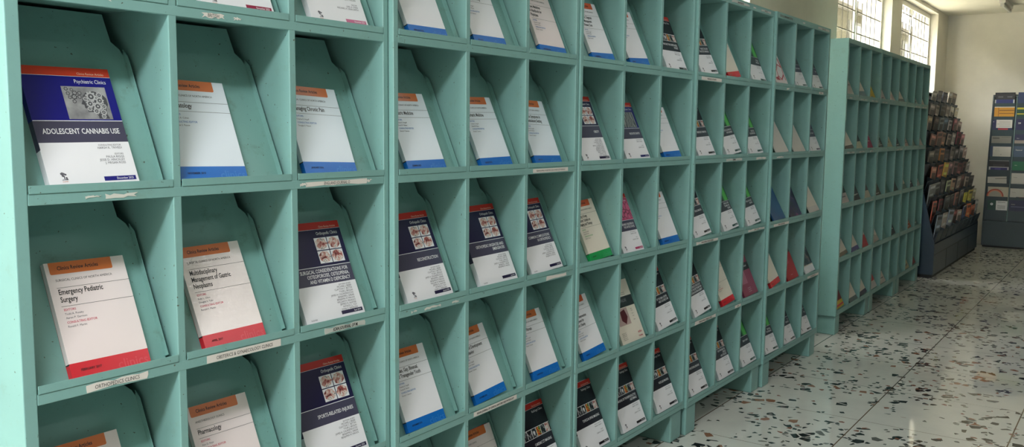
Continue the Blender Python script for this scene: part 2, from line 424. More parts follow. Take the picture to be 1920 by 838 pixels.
def terrazzo():
    m = bpy.data.materials.new('polished_terrazzo'); m.use_nodes = True; nt = m.node_tree; b = nt.nodes['Principled BSDF']
    g = nt.nodes.new('ShaderNodeNewGeometry'); P = g.outputs['Position']
    n = N(nt, 'ShaderNodeTexNoise', Scale=4.0, Detail=6.0, Roughness=0.65); nt.links.new(P, n.inputs['Vector'])
    c = ramp(nt, [(0.3, (206, 208, 204)), (0.7, (222, 223, 217))], n.outputs[0])

    def chips(c, scale, thr, edge, stretch, cols, off):
        mp = N(nt, 'ShaderNodeMapping'); mp.inputs['Scale'].default_value = (stretch, 1, 0); mp.inputs['Location'].default_value = (off, off*0.7, 0); mp.inputs['Rotation'].default_value = (0, 0, 0.25*off)
        nt.links.new(P, mp.inputs['Vector'])
        wn = N(nt, 'ShaderNodeTexNoise', Scale=scale*1.2, Detail=1.0); nt.links.new(P, wn.inputs['Vector'])
        ad = N(nt, 'ShaderNodeVectorMath', operation='MULTIPLY_ADD'); nt.links.new(wn.outputs[1], ad.inputs[0]); ad.inputs[1].default_value = (0.16/scale, 0.16/scale, 0); nt.links.new(mp.outputs[0], ad.inputs[2])
        v1 = N(nt, 'ShaderNodeTexVoronoi', Scale=scale, voronoi_dimensions='2D'); v2 = N(nt, 'ShaderNodeTexVoronoi', Scale=scale, voronoi_dimensions='2D', feature='DISTANCE_TO_EDGE')
        nt.links.new(ad.outputs[0], v1.inputs['Vector']); nt.links.new(ad.outputs[0], v2.inputs['Vector'])
        sp = nt.nodes.new('ShaderNodeSeparateColor'); nt.links.new(v1.outputs['Color'], sp.inputs[0])
        cl = N(nt, 'ShaderNodeTexNoise', Scale=2.2, Detail=1.0); nt.links.new(P, cl.inputs['Vector'])
        dn = N(nt, 'ShaderNodeMath', operation='MULTIPLY_ADD'); nt.links.new(cl.outputs[0], dn.inputs[0]); dn.inputs[1].default_value = -0.5; dn.inputs[2].default_value = thr+0.25
        a = N(nt, 'ShaderNodeMath', operation='GREATER_THAN'); nt.links.new(sp.outputs[0], a.inputs[0]); nt.links.new(dn.outputs[0], a.inputs[1])
        e = N(nt, 'ShaderNodeMath', operation='GREATER_THAN'); nt.links.new(v2.outputs[0], e.inputs[0]); e.inputs[1].default_value = edge
        k = N(nt, 'ShaderNodeMath', operation='MULTIPLY'); nt.links.new(a.outputs[0], k.inputs[0]); nt.links.new(e.outputs[0], k.inputs[1])
        cc = ramp(nt, cols, sp.outputs[1], 'CONSTANT')
        return mix(nt, k.outputs[0], c, cc)
    c = chips(c, 23.0, 0.895, 0.09, 1.05, [(0, (34, 36, 38)), (0.5, (150, 108, 84)), (0.72, (104, 106, 102)), (0.84, (40, 40, 42))], 1.3)
    c = chips(c, 46.0, 0.895, 0.10, 1.05, [(0, (30, 32, 34)), (0.55, (140, 96, 78)), (0.7, (120, 122, 116)), (0.9, (48, 46, 46))], 4.7)
    # brown joints of the large slabs
    sx = nt.nodes.new('ShaderNodeSeparateXYZ'); nt.links.new(P, sx.inputs[0]); js = []
    for ax, off, per, wd_ in ((0, 2.745, 0.572, 0.0016), (1, 0.050, 0.580, 0.0026)):
        s = N(nt, 'ShaderNodeMath', operation='SUBTRACT'); nt.links.new(sx.outputs[ax], s.inputs[0]); s.inputs[1].default_value = off-per/2+100*per*-1
        md = N(nt, 'ShaderNodeMath', operation='MODULO'); nt.links.new(s.outputs[0], md.inputs[0]); md.inputs[1].default_value = per
        s2 = N(nt, 'ShaderNodeMath', operation='SUBTRACT'); nt.links.new(md.outputs[0], s2.inputs[0]); s2.inputs[1].default_value = per/2
        ab = N(nt, 'ShaderNodeMath', operation='ABSOLUTE'); nt.links.new(s2.outputs[0], ab.inputs[0])
        lt = N(nt, 'ShaderNodeMath', operation='LESS_THAN'); nt.links.new(ab.outputs[0], lt.inputs[0]); lt.inputs[1].default_value = wd_; js.append(lt)
    mx = N(nt, 'ShaderNodeMath', operation='MAXIMUM'); nt.links.new(js[0].outputs[0], mx.inputs[0]); nt.links.new(js[1].outputs[0], mx.inputs[1])
    c = mix(nt, mx.outputs[0], c, (110, 92, 74))
    nt.links.new(c, b.inputs['Base Color']); b.inputs['Roughness'].default_value = 0.045; b.inputs['Specular IOR Level'].default_value = 0.6
    bn = N(nt, 'ShaderNodeTexNoise', Scale=1.6, Detail=2.0); nt.links.new(P, bn.inputs['Vector'])
    bp = N(nt, 'ShaderNodeBump', Strength=0.012, Distance=0.02); nt.links.new(bn.outputs[0], bp.inputs['Height']); nt.links.new(bp.outputs[0], b.inputs['Normal'])
    return m


FLOORM = terrazzo()
b = MB(); b.box(X_LEFT-0.2, X_END+0.2, Y_FRONT-0.2, Y_WIN+0.3, -0.1, 0, FLOORM); struct(b.build('floor'))
b = MB(); b.box(X_LEFT-0.2, X_END+0.2, Y_FRONT-0.2, Y_WIN+0.3, Z_CEIL, Z_CEIL+0.12, CEILM); struct(b.build('ceiling'))
b = MB(); b.box(X_END, X_END+0.2, Y_FRONT-0.2, Y_WIN+0.3, 0, Z_CEIL, WALL); struct(b.build('wall_right'))
b = MB(); b.box(X_LEFT-0.2, X_LEFT, Y_FRONT-0.2, Y_WIN+0.3, 0, Z_CEIL, WALL); struct(b.build('wall_left'))
b = MB(); b.box(X_LEFT, X_END, Y_FRONT-0.2, Y_FRONT, 0, Z_CEIL, plaster('low_bounce_wall', (84, 78, 70))); struct(b.build('wall_front'))  # unseen wall, coloured dark to cut the light it bounces onto the racks
# the wall behind the racks with its tall window openings
WINS = [(3.62, 4.50), (6.315, 8.045), (8.45, 10.20)]
Z_SILL, Z_HEAD, WT = 0.95, 2.60, 0.26
b = MB(); xs = [X_LEFT] + [x for w_ in WINS for x in w_] + [X_END]
for i in range(0, len(xs), 2): b.box(xs[i], xs[i+1], Y_WIN, Y_WIN+WT, 0, Z_CEIL, WALL)
for x0, x1 in WINS:
    b.box(x0, x1, Y_WIN, Y_WIN+WT, 0, Z_SILL, WALL); b.box(x0, x1, Y_WIN, Y_WIN+WT, Z_HEAD, Z_CEIL, WALL)
struct(b.build('wall_back'))
# windows: white steel frame, glass pane, dark cross bars and pale uprights
GLS = bpy.data.materials.new('window_glass'); GLS.use_nodes = True; nt = GLS.node_tree
nt.nodes.remove(nt.nodes['Principled BSDF']); tr = nt.nodes.new('ShaderNodeBsdfTransparent'); gl = nt.nodes.new('ShaderNodeBsdfGlossy'); gl.inputs['Roughness'].default_value = 0.02
mxs = nt.nodes.new('ShaderNodeMixShader'); mxs.inputs[0].default_value = 0.06
nt.links.new(tr.outputs[0], mxs.inputs[1]); nt.links.new(gl.outputs[0], mxs.inputs[2]); nt.links.new(mxs.outputs[0], nt.nodes['Material Output'].inputs[0])
FRM = mat((226, 224, 212), 0.4); BARD = mat((120, 116, 104), 0.45); BARL = mat((92, 90, 80), 0.6, 0, 0.2)
for i, (x0, x1) in enumerate(WINS):
    e = bpy.data.objects.new('window_%d' % (i+1), None); COL.objects.link(e); e.location = ((x0+x1)/2, Y_WIN+0.1, Z_SILL); e['kind'] = 'structure'
    hw = (x1-x0)/2; hz = Z_HEAD-Z_SILL
    f = MB(); f.box(-hw, -hw+0.045, -0.02, 0.04, 0, hz, FRM); f.box(hw-0.045, hw, -0.02, 0.04, 0, hz, FRM)
    f.box(-hw+0.045, hw-0.045, -0.02, 0.04, 0, 0.05, FRM); f.box(-hw+0.045, hw-0.045, -0.02, 0.04, hz-0.05, hz, FRM); f.box(-0.022, 0.022, -0.004, 0.016, 0.05, hz-0.05, FRM)
    f.build('window_frame', e)
    g = MB(); g.box(-hw+0.045, hw-0.045, 0.02, 0.026, 0.05, hz-0.05, GLS); g.build('window_pane', e)
    gr = MB(); z = 2.118-Z_SILL-0.18*6
    while z < hz-0.06:
        if z > 0.06:
            for a, c in ((-hw+0.045, -0.03), (0.03, hw-0.045)): gr.box(a, c, -0.012, -0.005, z-0.005, z+0.005, BARD)
        z += 0.18
    gr.build('cross_bars', e)
    gv = MB(); n = 11
    for k in range(1, n):
        x = -hw+0.045+(2*hw-0.09)*k/n
        if abs(x) > 0.04: gv.box(x-0.003, x+0.003, -0.003, 0.003, 0.05, hz-0.05, BARL)
    gv.build('upright_bars', e)

# outside: pale building over the yard
b = MB(); b.box(-20, 75, Y_WIN+WT, 40, -0.4, -0.3, mat((196, 190, 170), 0.9)); o = struct(b.build('exterior_ground'))
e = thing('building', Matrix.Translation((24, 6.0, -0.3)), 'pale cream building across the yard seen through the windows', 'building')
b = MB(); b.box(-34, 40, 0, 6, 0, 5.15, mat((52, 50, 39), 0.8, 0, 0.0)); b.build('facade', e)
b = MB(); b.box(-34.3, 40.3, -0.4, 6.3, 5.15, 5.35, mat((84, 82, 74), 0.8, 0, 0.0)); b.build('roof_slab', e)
for k in range(20):
    x = -32+3.5*k
    for z in (1.0, 3.75):
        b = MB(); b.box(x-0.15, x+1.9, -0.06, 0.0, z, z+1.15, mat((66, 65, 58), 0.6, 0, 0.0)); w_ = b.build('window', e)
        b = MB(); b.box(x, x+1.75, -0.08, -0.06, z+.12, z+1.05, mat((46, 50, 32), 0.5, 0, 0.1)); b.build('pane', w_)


# ================================================================ TEAL DISPLAY RACKS
YB0, ZB0, YB1, ZB1 = 0.024, -0.323, 0.168, 0.008
BL_ = math.hypot(YB1-YB0, ZB1-ZB0); EY, EZ = (YB1-YB0)/BL_, (ZB1-ZB0)/BL_        # up the slanted board
BOARD = Matrix(((1, 0, 0, 0), (0, EY, -EZ, YB0), (0, EZ, EY, ZB0), (0, 0, 0, 1)))   # x right, y up the board, z out of it


def me_of(mb, name):
    me = bpy.data.meshes.new(name); me.from_pydata(mb.v, [], mb.f)
    for m in mb.m: me.materials.append(m)
    me.polygons.foreach_set('material_index', mb.fm); me.update(); return me


b = MB(); b.box(-ST/2, ST/2, 0, DEP, 0, ZT+0.029-0.122, TEAL); ME_SIDE = me_of(b, 'side_panel')
b = MB(); b.box(-ST/2-.0033, ST/2+.0033, 0, DEP, 0, ZT+0.029-0.122, TEAL); ME_END = me_of(b, 'side_panel')
b = MB(); b.box(-DT/2, DT/2, 0.0006, DEP-0.006, 0, ZT-0.1245, TEAL); ME_DIV = me_of(b, 'divider')
IW = 3*CW+2*DT
b = MB(); b.box(0, IW, 0, 0.012, -H, -0.3215, TEAL); b.box(0, IW, 0.012, DEP-0.006, -0.3245, -0.3225, TEALB); ME_RAIL = me_of(b, 'rail')
b = MB(); b.box(0, IW, 0, DEP, 0, 0.029, TEAL); ME_TOP = me_of(b, 'top_panel')
b = MB(); b.box(0, IW, DEP-0.006, DEP, 0, ZT-0.122, TEALB); ME_BACK = me_of(b, 'back_panel')
b = MB(); b.box(0, 0.098, 0.006, 0.28, 0, 0.1220, TEAL); ME_LEG = me_of(b, 'leg')
# slanted board with notched shoulders and upturned side flanges
b = MB(); L, Rr, vt = 0.006, CW-0.010, BL_
outl = [(L, 0), (Rr, 0), (Rr, 0.272), (Rr-0.006, 0.288), (Rr-0.02, 0.303), (Rr-0.022, vt), (L+0.022, vt), (L+0.02, 0.303), (L+0.006, 0.288), (L, 0.272)]
b.prism([BOARD @ Vector((x, y, -0.0015)) for x, y in outl], BOARD.to_3x3() @ Vector((0, 0, 0.0015)), TEALB)
for x in (L, Rr-0.0014):
    b.prism([BOARD @ Vector((x, y, z)) for y, z in ((0.012, 0), (0.272, 0), (0.286, 0.003), (0.268, 0.013), (0.012, 0.013))], (0.0014, 0, 0), TEALB)
ME_BOARD = me_of(b, 'slanted_shelf')
b = MB(); b.box(0.0016, CW-0.0016, -0.0016, 0.0004, -0.3200, -0.3065, TEAL); b.box(0.0016, CW-0.0016, 0.0004, 0.024, -0.3215, -0.3200, TEALB); ME_LIP = me_of(b, 'lip')

SECT = ['nearest rack section', 'second rack section', 'third rack section', 'fourth rack section', 'fifth rack section',
        'near section of far rack', 'middle section of far rack', 'end section of far rack']
UNITS = []
SLAB = ['teal metal journal rack section nearest the camera, holding the ADOLESCENT CANNABIS USE journal',
        'second teal rack section, holding three blue-banded white journals in its second row',
        'third teal rack section, holding the green-banded white journal',
        'fourth teal rack section, with green-pictured and scan-strip journals, fourth along near rack',
        'fifth teal rack section at the end of the near rack, holding a solid red journal',
        'teal rack section across the gap, with big green side panel and yellow booklet',
        'middle teal section of the far rack, between its two other sections',
        'last teal section of the far rack, beside the navy magazine rack']


def rack(i, mw):
    e = thing('display_rack', mw, SLAB[i], 'rack', 'teal journal display racks')
    T = Matrix.Translation
    for k, x in enumerate((-ST/2-0.0002, IW+ST/2+0.0002)):
        end = (k == 0 and i in (0, 5)) or (k == 1 and i in (4, 7))
        link('side_panel', ME_END if end else ME_SIDE, e, T((x+((-0.0035, 0.0035)[k] if end else 0), 0, 0.122)), 0.0018)
    for c in (1, 2): link('divider', ME_DIV, e, T((c*CW+(c-0.5)*DT, 0, 0.1245)), 0.0018)
    for r in range(5): link('rail', ME_RAIL, e, T((0, 0, ZT-r*H)), 0.0012)
    link('top_panel', ME_TOP, e, T((0, 0, ZT)), 0.0018)
    link('back_panel', ME_BACK, e, T((0, 0, 0.122)))
    for x in (-0.006, IW-0.092): link('leg', ME_LEG, e, T((x, 0, 0)), 0.006)
    for r in range(5):
        for c in range(3):
            s = link('slanted_shelf', ME_BOARD, e, T((c*(CW+DT), 0, ZT-r*H)))
            link('lip', ME_LIP, s, Matrix.Identity(4))
    UNITS.append(e); return e


def umat(x, y, z, yaw): return Matrix.Translation((x, y, z)) @ Matrix.Rotation(yaw, 4, 'Z')


NEAR = [(-0.0009, 0.0030, 0, 0.0098), (0.8866, -0.0030, 0, 0.0200), (1.7735, 0.0086, 0, 0.0031), (2.6595, 0.0005, 0, 0.0018), (3.5452, -0.0091, 0, 0.0021)]
UM = [umat(*a) for a in NEAR]
FW = 0.8921
for k in range(3):
    UM.append(umat(4.9606+k*FW*math.cos(0.01304), 0.0317+k*FW*math.sin(0.01304), 0, 0.01304))
for i, m_ in enumerate(UM): rack(i, m_)

ROW = ['top row', 'second row', 'third row', 'fourth row', 'bottom row']; CN = ['left', 'middle', 'right']


def place(u, c, r, uL, tilt, desc, cat='journal', name='journal', group='journals on the teal racks', v0=0.0048, zoff=0.0012, yaw=0.0, W=0.18):
    """an empty at the lower left corner of a journal resting in pocket (section u, column c, row r)"""
    uL = max(0.0085, min(uL, 0.2585-W)); v0 += W*math.sin(max(0.0, -tilt))
    m_ = UM[u] @ Matrix.Translation((c*(CW+DT), 0, ZT-(r-1)*H)) @ BOARD @ Matrix.Translation((uL, v0, zoff)) @ Matrix.Rotation(tilt, 4, 'Z') @ Matrix.Rotation(yaw, 4, 'Y')
    return thing(name, m_, '%s, %s %s pocket of %s' % (desc, ROW[r-1], CN[c], SECT[u]), cat, group)


# ---- white review journals: (section, column, row) right edge at foot, right edge at head, title, series, colour, date
BLU = (18, 112, 204); RED = (214, 28, 46); GRN = (22, 160, 84)
SN = 'CLINICS OF NORTH AMERICA'
WL = [
 (0, 1, 2, .168, .173, ['Dermatology'], 'PEDIATRIC '+SN, BLU, 'NOVEMBER 2013', 'white journal with blue band ending in ...matology'),
 (0, 2, 2, .197, .205, ['Managing Chronic Pain'], 'MEDICAL '+SN, BLU, 'JANUARY 2016', 'white Managing Chronic Pain journal with blue band'),
 (0, 0, 3, .222, .223, ['Emergency Pediatric', 'Surgery'], 'SURGICAL '+SN, RED, 'FEBRUARY 2017', 'white Emergency Pediatric Surgery journal with red band'),
 (0, 1, 3, .207, .204, ['Multidisciplinary', 'Management of Gastric', 'Neoplasms'], 'SURGICAL '+SN, RED, 'APRIL 2017', 'shiny wrapped Multidisciplinary Management journal with red band'),
 (0, 0, 4, .197, .197, ['Imaging'], 'SURGICAL '+SN, RED, 'MARCH 2017', 'white journal showing only its orange tag'),
 (0, 1, 4, .213, .214, ['Pharmacology'], 'ANESTHESIOLOGY CLINICS', RED, 'JUNE 2017', 'white Pharmacology journal'),
 (1, 0, 1, .214, .212, ['Endocrinology'], 'PEDIATRIC '+SN, BLU, 'FEBRUARY 2015', 'glossy white journal with blue foot band'),
 (1, 1, 1, .195, .193, ['Symptoms in the', 'Ambulatory Setting'], 'MEDICAL '+SN, BLU, 'MAY 2014', 'white Ambulatory Setting journal with blue band'),
 (1, 2, 1, .242, .244, ['Travel Medicine:', 'A Handbook for', 'Physicians'], 'MEDICAL '+SN, BLU, 'NOVEMBER 2013', 'cream Handbook for Physicians journal with blue band'),
 (1, 0, 2, .208, .206, ['Pediatric Medicine'], 'PEDIATRIC '+SN, BLU, 'SUMMER 2015', 'white ...atric Medicine journal with blue band'),
 (1, 1, 2, .231, .227, ['Geriatric Medicine'], 'MEDICAL '+SN, BLU, 'AUGUST 2015', 'white ...atric Medicine journal with blue band'),
 (1, 2, 2, .221, .225, ['Common Symptoms in', 'the Ambulatory Setting'], 'MEDICAL '+SN, BLU, 'MAY 2014', 'white Symptoms journal with two-line title, blue band'),
 (1, 0, 4, .205, .206, ['Lesbian, Gay, Bisexual,', 'and Transgender Youth'], 'PEDIATRIC '+SN, BLU, 'DECEMBER 2016', 'white Transgender Youth journal with blue band'),
 (1, 1, 4, .211, .201, ['Childhood Development', 'and Behavior'], 'PEDIATRIC '+SN, BLU, 'OCTOBER 2016', 'white Development and Behavior journal with blue band'),
 (1, 2, 4, .228, .225, ['Cystic Fibrosis'], 'PEDIATRIC '+SN, BLU, 'AUGUST 2016', 'white ...Fibrosis journal with blue band'),
 (1, 1, 5, .249, .249, ['Critical Planning'], 'CRITICAL CARE CLINICS', RED, 'JULY 2017', 'cream-white ...ning journal with orange tag'),
 (2, 0, 1, .244, .236, ['Geriatric Diagnosis', 'and Management', 'in Primary Care'], 'MEDICAL '+SN, BLU, 'SEPTEMBER 2016', 'white Diagnosis and Management journal with blue band'),
 (2, 1, 1, .222, .210, ['Cancer Screening'], 'MEDICAL '+SN, BLU, 'MAY 2015', 'white ...ening journal with blue band'),
 (2, 2, 2, .228, .222, ['Management'], 'MEDICAL '+SN, BLU, 'MARCH 2015', 'white journal with blue band'),
 (2, 0, 3, .254, .243, ['Imaging of Lung', 'Cancer: Update on', 'Staging and Therapy'], 'RADIOLOGIC '+SN, GRN, 'MAY 2018', 'white Lung Cancer journal with bright green band'),
 (2, 2, 3, .234, .230, ['Hypertension'], 'MEDICAL '+SN, BLU, 'JANUARY 2017', 'white ...ension journal with blue band'),
 (2, 0, 4, .222, .210, ['Innovations in', 'Behavioral Intervention', 'Development for', 'Pediatric Obesity'], 'PEDIATRIC '+SN, BLU, 'JUNE 2016', 'white Obesity journal with four-line title, blue band'),
 (3, 1, 1, .225, .204, ['Trauma'], 'SURGICAL '+SN, RED, 'APRIL 2016', 'cream journal with red band'),
 (3, 1, 4, .246, .232, ['Advanced', 'Topics in the', 'Clinical Care', 'Trends'], 'SURGICAL '+SN, RED, 'JUNE 2015', 'cream journal with bold title and red band'),
 (4, 0, 4, .256, .232, ['Surgery'], 'SURGICAL '+SN, RED, 'AUGUST 2015', 'cream journal with red foot band'),
]
EDS = {(0, 0, 3): ['Todd A. Ponsky', 'Aaron P. Garrison', 'Ronald F. Martin'], (0, 1, 3): ['Kelly L. Olino', 'Douglas S. Tyler', 'Ronald F. Martin'],
       (0, 1, 4): ['Alan D. Kaye', 'Lee A. Fleisher'], (0, 2, 2): ['Charles E. Argoff', 'Douglas S. Paauw'], (0, 1, 2): ['Bernard A. Cohen', 'Douglas S. Paauw']}
for (u, c, r, ub, ut, ti, se, co, da, de) in WL:
    W = 0.152 if r != 2 or u else 0.158
    Hh = 0.238 if (u, c, r) == (1, 1, 5) else 0.216
    if Hh > 0.22: W = 0.172
    tilt = -math.atan2(ut-ub, 0.205)
    e = place(u, c, r, ub-W, tilt, de, W=W)
    pp = WHT if co == BLU and (u, c, r) != (1, 2, 1) else (WARM if u < 2 else CREAM)
    if (u, c, r) in ((0, 1, 2), (0, 2, 2), (1, 0, 2), (1, 1, 2), (1, 2, 2)): pp = BLUEW
    ed = EDS.get((u, c, r)); nm = 2 if not ed or len(ed) == 3 else 1
    clinic_white(e, ti, se, co, da, ed, W=W, Hh=Hh, paper=pp, face=WRAP if (u, c, r) == (0, 1, 3) else None, names=nm, T=0.012,
                 tagc=(214, 112, 46) if u < 2 else (212, 92, 44), lab=(206, 52, 88) if co == RED else ((40, 120, 190) if co == BLU else None))

# ---- newer dark journals
NVY = (26, 20, 66); PSY = (20, 18, 126); BLK = (26, 24, 34); DG = (60, 58, 74); TEALD = (10, 66, 64)
NB = ('EDITORIAL BOARD', 'MICHAEL J. BEEBE', 'CLAYTON C. BETTIN', 'TYLER J. BROLIN', 'JAMES H. CALANDRUCCIO', 'BENJAMIN J. GREAR', 'BENJAMIN M. MAUCK', 'WILLIAM M. MIHALKO', 'JEFFREY R. SAWYER', 'PATRICK C. TOY', 'JOHN C. WEINLEIN')
NE = ('CONSULTING EDITOR', 'FRANK H. MILLER', '', 'EDITOR', 'LUBDHA M. SHAH')
DLs = [
 (0, 0, 2, .211, .209, 'Psychiatric Clinics', ['ADOLESCENT CANNABIS USE'], PSY, 'gears', 'December 2023', ('CONSULTING EDITOR', 'HARSH K. TRIVEDI', '', 'EDITORS', 'PAULA RIGGS', 'JESSE D. HINCKLEY', 'J. MEGAN ROSS'), 'blue ADOLESCENT CANNABIS USE journal with gear-head picture'),
 (0, 1, 1, .245, .245, 'Neurologic Clinics', ['NEUROLOGY'], (150, 24, 66), 'none', 'November 2023', NE, 'white-footed journal with maroon date strip'),
 (0, 2, 1, .238, .236, 'Pediatric Clinics', ['CHILDREN'], (206, 110, 150), 'none', 'December 2021', ('EDITOR', 'JOEL A. FEIN', 'MICHAEL A. NOLAN', '', 'EDITORS', 'JOEL A. STEIN', 'MICHAEL A. DEAN-SMITH'), 'white-footed journal with pink date strip'),
 (0, 2, 3, .217, .218, 'Orthopedic Clinics', ['SURGICAL CONSIDERATIONS FOR', 'OSTEOPOROSIS, OSTEOPENIA,', 'AND VITAMIN D DEFICIENCY'], NVY, 'surgery', 'April 2019', NB, 'navy Orthopedic Clinics journal on osteoporosis'),
 (0, 2, 4, .226, .228, 'Orthopedic Clinics', ['SPORTS-RELATED INJURIES'], NVY, 'surgery', 'October 2020', NB[:7], 'navy SPORTS-RELATED INJURIES journal'),
 (1, 0, 3, .235, .231, 'Orthopedic Clinics', ['RECONSTRUCTION'], NVY, 'surgery', 'January 2020', NB, 'navy RECONSTRUCTION journal'),
 (1, 1, 3, .261, .258, 'Orthopedic Clinics', ['ORTHOPEDIC URGENCIES AND', 'EMERGENCIES'], NVY, 'surgery', 'July 2019', NB[:7], 'navy ORTHOPEDIC URGENCIES journal'),
 (1, 2, 3, .234, .227, 'Orthopedic Clinics', ['COMMON COMPLICATIONS', 'IN ORTHOPEDICS'], NVY, 'surgery', 'July 2018', NB[:7], 'navy COMMON COMPLICATIONS journal'),
 (1, 0, 5, .215, .215, 'Radiologic Clinics', ['CHEST IMAGING'], (30, 40, 66), 'none', 'May 2019', NE, 'dark blue journal barely showing'),
 (1, 2, 5, .257, .257, 'Radiologic Clinics', ['CARDIAC CT IMAGING'], BLK, 'scans', 'January 2019', NE, 'black CARDIAC CT IMAGING journal'),
 (2, 2, 1, .264, .262, 'Radiologic Clinics', ['IMAGING THE HOSPITALIZED', 'PATIENT'], BLK, 'scans', 'January 2020', NE, 'black HOSPITALIZED PATIENT journal with scan strip'),
 (2, 0, 2, .222, .218, 'Orthopedic Clinics', ['OBESITY'], NVY, 'surgery', 'July 2018', NB, 'navy OBESITY journal'),
 (2, 1, 2, .236, .231, 'Psychiatric Clinics', ['NEUROPSYCHIATRY'], (22, 24, 110), 'brain', 'March 2018', NE, 'blue NEUROPSYCHIATRY journal'),
 (2, 1, 3, .202, .200, 'Pediatric Clinics', ['VULNERABLE CHILDREN IN', 'THE UNITED STATES'], (186, 66, 112), 'pink', 'April 2020', NE, 'pink-pictured journal on children'),
 (2, 2, 4, .243, .229, 'Radiologic Clinics', ['OF THE SMALL BOWEL', 'AND COLORECTUM'], BLK, 'scans', 'September 2018', NE, 'black SMALL BOWEL journal with scan strip'),
 (2, 0, 5, .268, .268, 'Radiologic Clinics', ['TOPICS IN SPINE IMAGING'], BLK, 'scans', 'March 2019', NE, 'black TOPICS IN SPINE IMAGING journal'),
 (2, 1, 5, .266, .266, 'Radiologic Clinics', ['IMAGING OF THE REPRODUCTIVE', 'AGE FEMALE'], BLK, 'scans', 'March 2020', NE, 'black REPRODUCTIVE AGE FEMALE journal'),
 (2, 2, 5, .264, .264, 'Radiologic Clinics', ['VASCULAR IMAGING'], BLK, 'scans', 'July 2020', NE, 'black VASCULAR IMAGING journal'),
 (3, 0, 1, .248, .231, 'Radiologic Clinics', ["WHAT'S THE NEW", 'PRACTICE IN IMAGING'], BLK, 'scans', 'July 2019', NE, 'black journal with scan strip and two-line title'),
 (3, 2, 1, .252, .258, 'Neuroimaging Clinics', ['STROKE', 'IMAGING'], BLK, 'neuro', 'May 2018', NE, 'green-pictured journal with black date tag'),
 (4, 1, 1, .262, .255, 'Neurosurgery Clinics', ['NEUROSURGERY'], (58, 72, 76), 'none', 'July 2018', NE, 'dark grey-green journal with white foot'),
 (4, 2, 1, .262, .255, 'Neurosurgery Clinics', ['SPINE'], (54, 62, 72), 'none', 'April 2018', NE, 'dark slate journal with white foot'),
 (3, 0, 2, .244, .235, 'Radiologic Clinics', ['EMERGENCY IMAGING'], BLK, 'scans', 'July 2018', NE, 'black journal with scan strip and one-line title'),
 (3, 1, 2, .262, .242, 'Neuroimaging Clinics', ['MOLECULAR IMAGING', 'AND GENOMICS'], BLK, 'neuro', 'February 2019', NE, 'green-pictured journal with green date tag'),
 (3, 2, 2, .250, .240, 'Neuroimaging Clinics', ['PEDIATRIC', 'NEUROIMAGING'], BLK, 'neuro', 'May 2019', NE, 'green-pictured journal'),
 (4, 2, 2, .262, .258, 'Psychiatric Clinics', ['PSYCHOTHERAPY'], (58, 44, 84), 'none', 'March 2019', NE, 'violet-black journal with white foot'),
 (3, 0, 3, .229, .212, 'Radiologic Clinics', ['RENAL IMAGING'], BLK, 'scans', 'November 2018', NE, 'black journal with scan strip'),
 (3, 1, 3, .262, .245, 'Neuroimaging Clinics', ['SPINAL CORD', 'TRAUMA AND', 'DISEASE'], BLK, 'neuro', 'August 2019', NE, 'green journal with three-line title'),
 (3, 2, 3, .259, .242, 'Neuroimaging Clinics', ['HEAD AND NECK', 'IMAGING'], BLK, 'neuro', 'November 2019', NE, 'green journal with two-line title'),
 (3, 0, 4, .256, .238, 'Radiologic Clinics', ['OF THORACIC ONCOLOGY', 'IN THE SPECTRUM FROM', 'COVER AND MANAGEMENT'], BLK, 'scans', 'May 2018', NE, 'black journal with three-line title'),
 (3, 0, 5, .240, .240, 'Radiologic Clinics', ['FUNCTIONAL IMAGING'], BLK, 'scans', 'May 2020', NE, 'black one-line-title journal'),
 (3, 1, 5, .264, .262, 'Radiologic Clinics', ['BODY MR IMAGING', 'UPDATE', 'AND STRATEGY'], BLK, 'scans', 'September 2019', NE, 'black three-line-title journal'),
 (3, 2, 5, .262, .258, 'Neuroimaging Clinics', ['BRAIN TUMORS'], BLK, 'neuro', 'February 2018', NE, 'green-topped journal'),
 (4, 0, 5, .246, .250, 'Neuroimaging Clinics', ['PERIPHERAL', 'NERVE IMAGING'], BLK, 'neuro', 'August 2018', NE, 'green-topped journal'),
 (4, 1, 5, .236, .236, 'Neuroimaging Clinics', ['CT', 'PERFUSION'], BLK, 'none', 'November 2018', NE, 'dark-topped journal'),
 (4, 2, 5, .232, .236, 'Neuroimaging Clinics', ['MRI'], BLK, 'none', 'August 2017', NE, 'dark-topped journal'),
]
for (u, c, r, ub, ut, se, ti, body, pic, da, nms, de) in DLs:
    W = 0.166 if (u, c, r) == (0, 0, 2) else (0.184 if u < 3 else 0.180)
    if (u, c, r) in ((0, 1, 1), (0, 2, 1)): W = 0.176
    if (u, c, r) == (2, 1, 3): W = 0.160
    Hh = 0.229 if (u, c, r) == (0, 0, 2) else (0.226 if (u, c, r) in ((2, 1, 2), (2, 1, 3)) else 0.240)
    e = place(u, c, r, ub-W, -math.atan2(ut-ub, 0.225), de, W=W)
    blk = body == BLK
    if (u, c, r) == (1, 0, 5): Hh = .256
    cap = 0.045 if (u, c, r) == (0, 0, 2) else 0.036
    clinic_dark(e, se, ti, body, pic, None if not pic == 'neuro' else TEALD, date=da, names=nms, W=W, Hh=Hh, cap=cap, T=0.014,
                band=(40, 38, 48) if blk and u < 3 else ((60, 60, 70) if blk else (72, 70, 92)),
                top=(36, 52, 92) if (u, c, r) == (1, 0, 5) else (206, 64, 40) if body == PSY else (192, 46, 36), logo=not (u == 0 and r == 3) and not (u == 1 and c > 0 and r == 3))


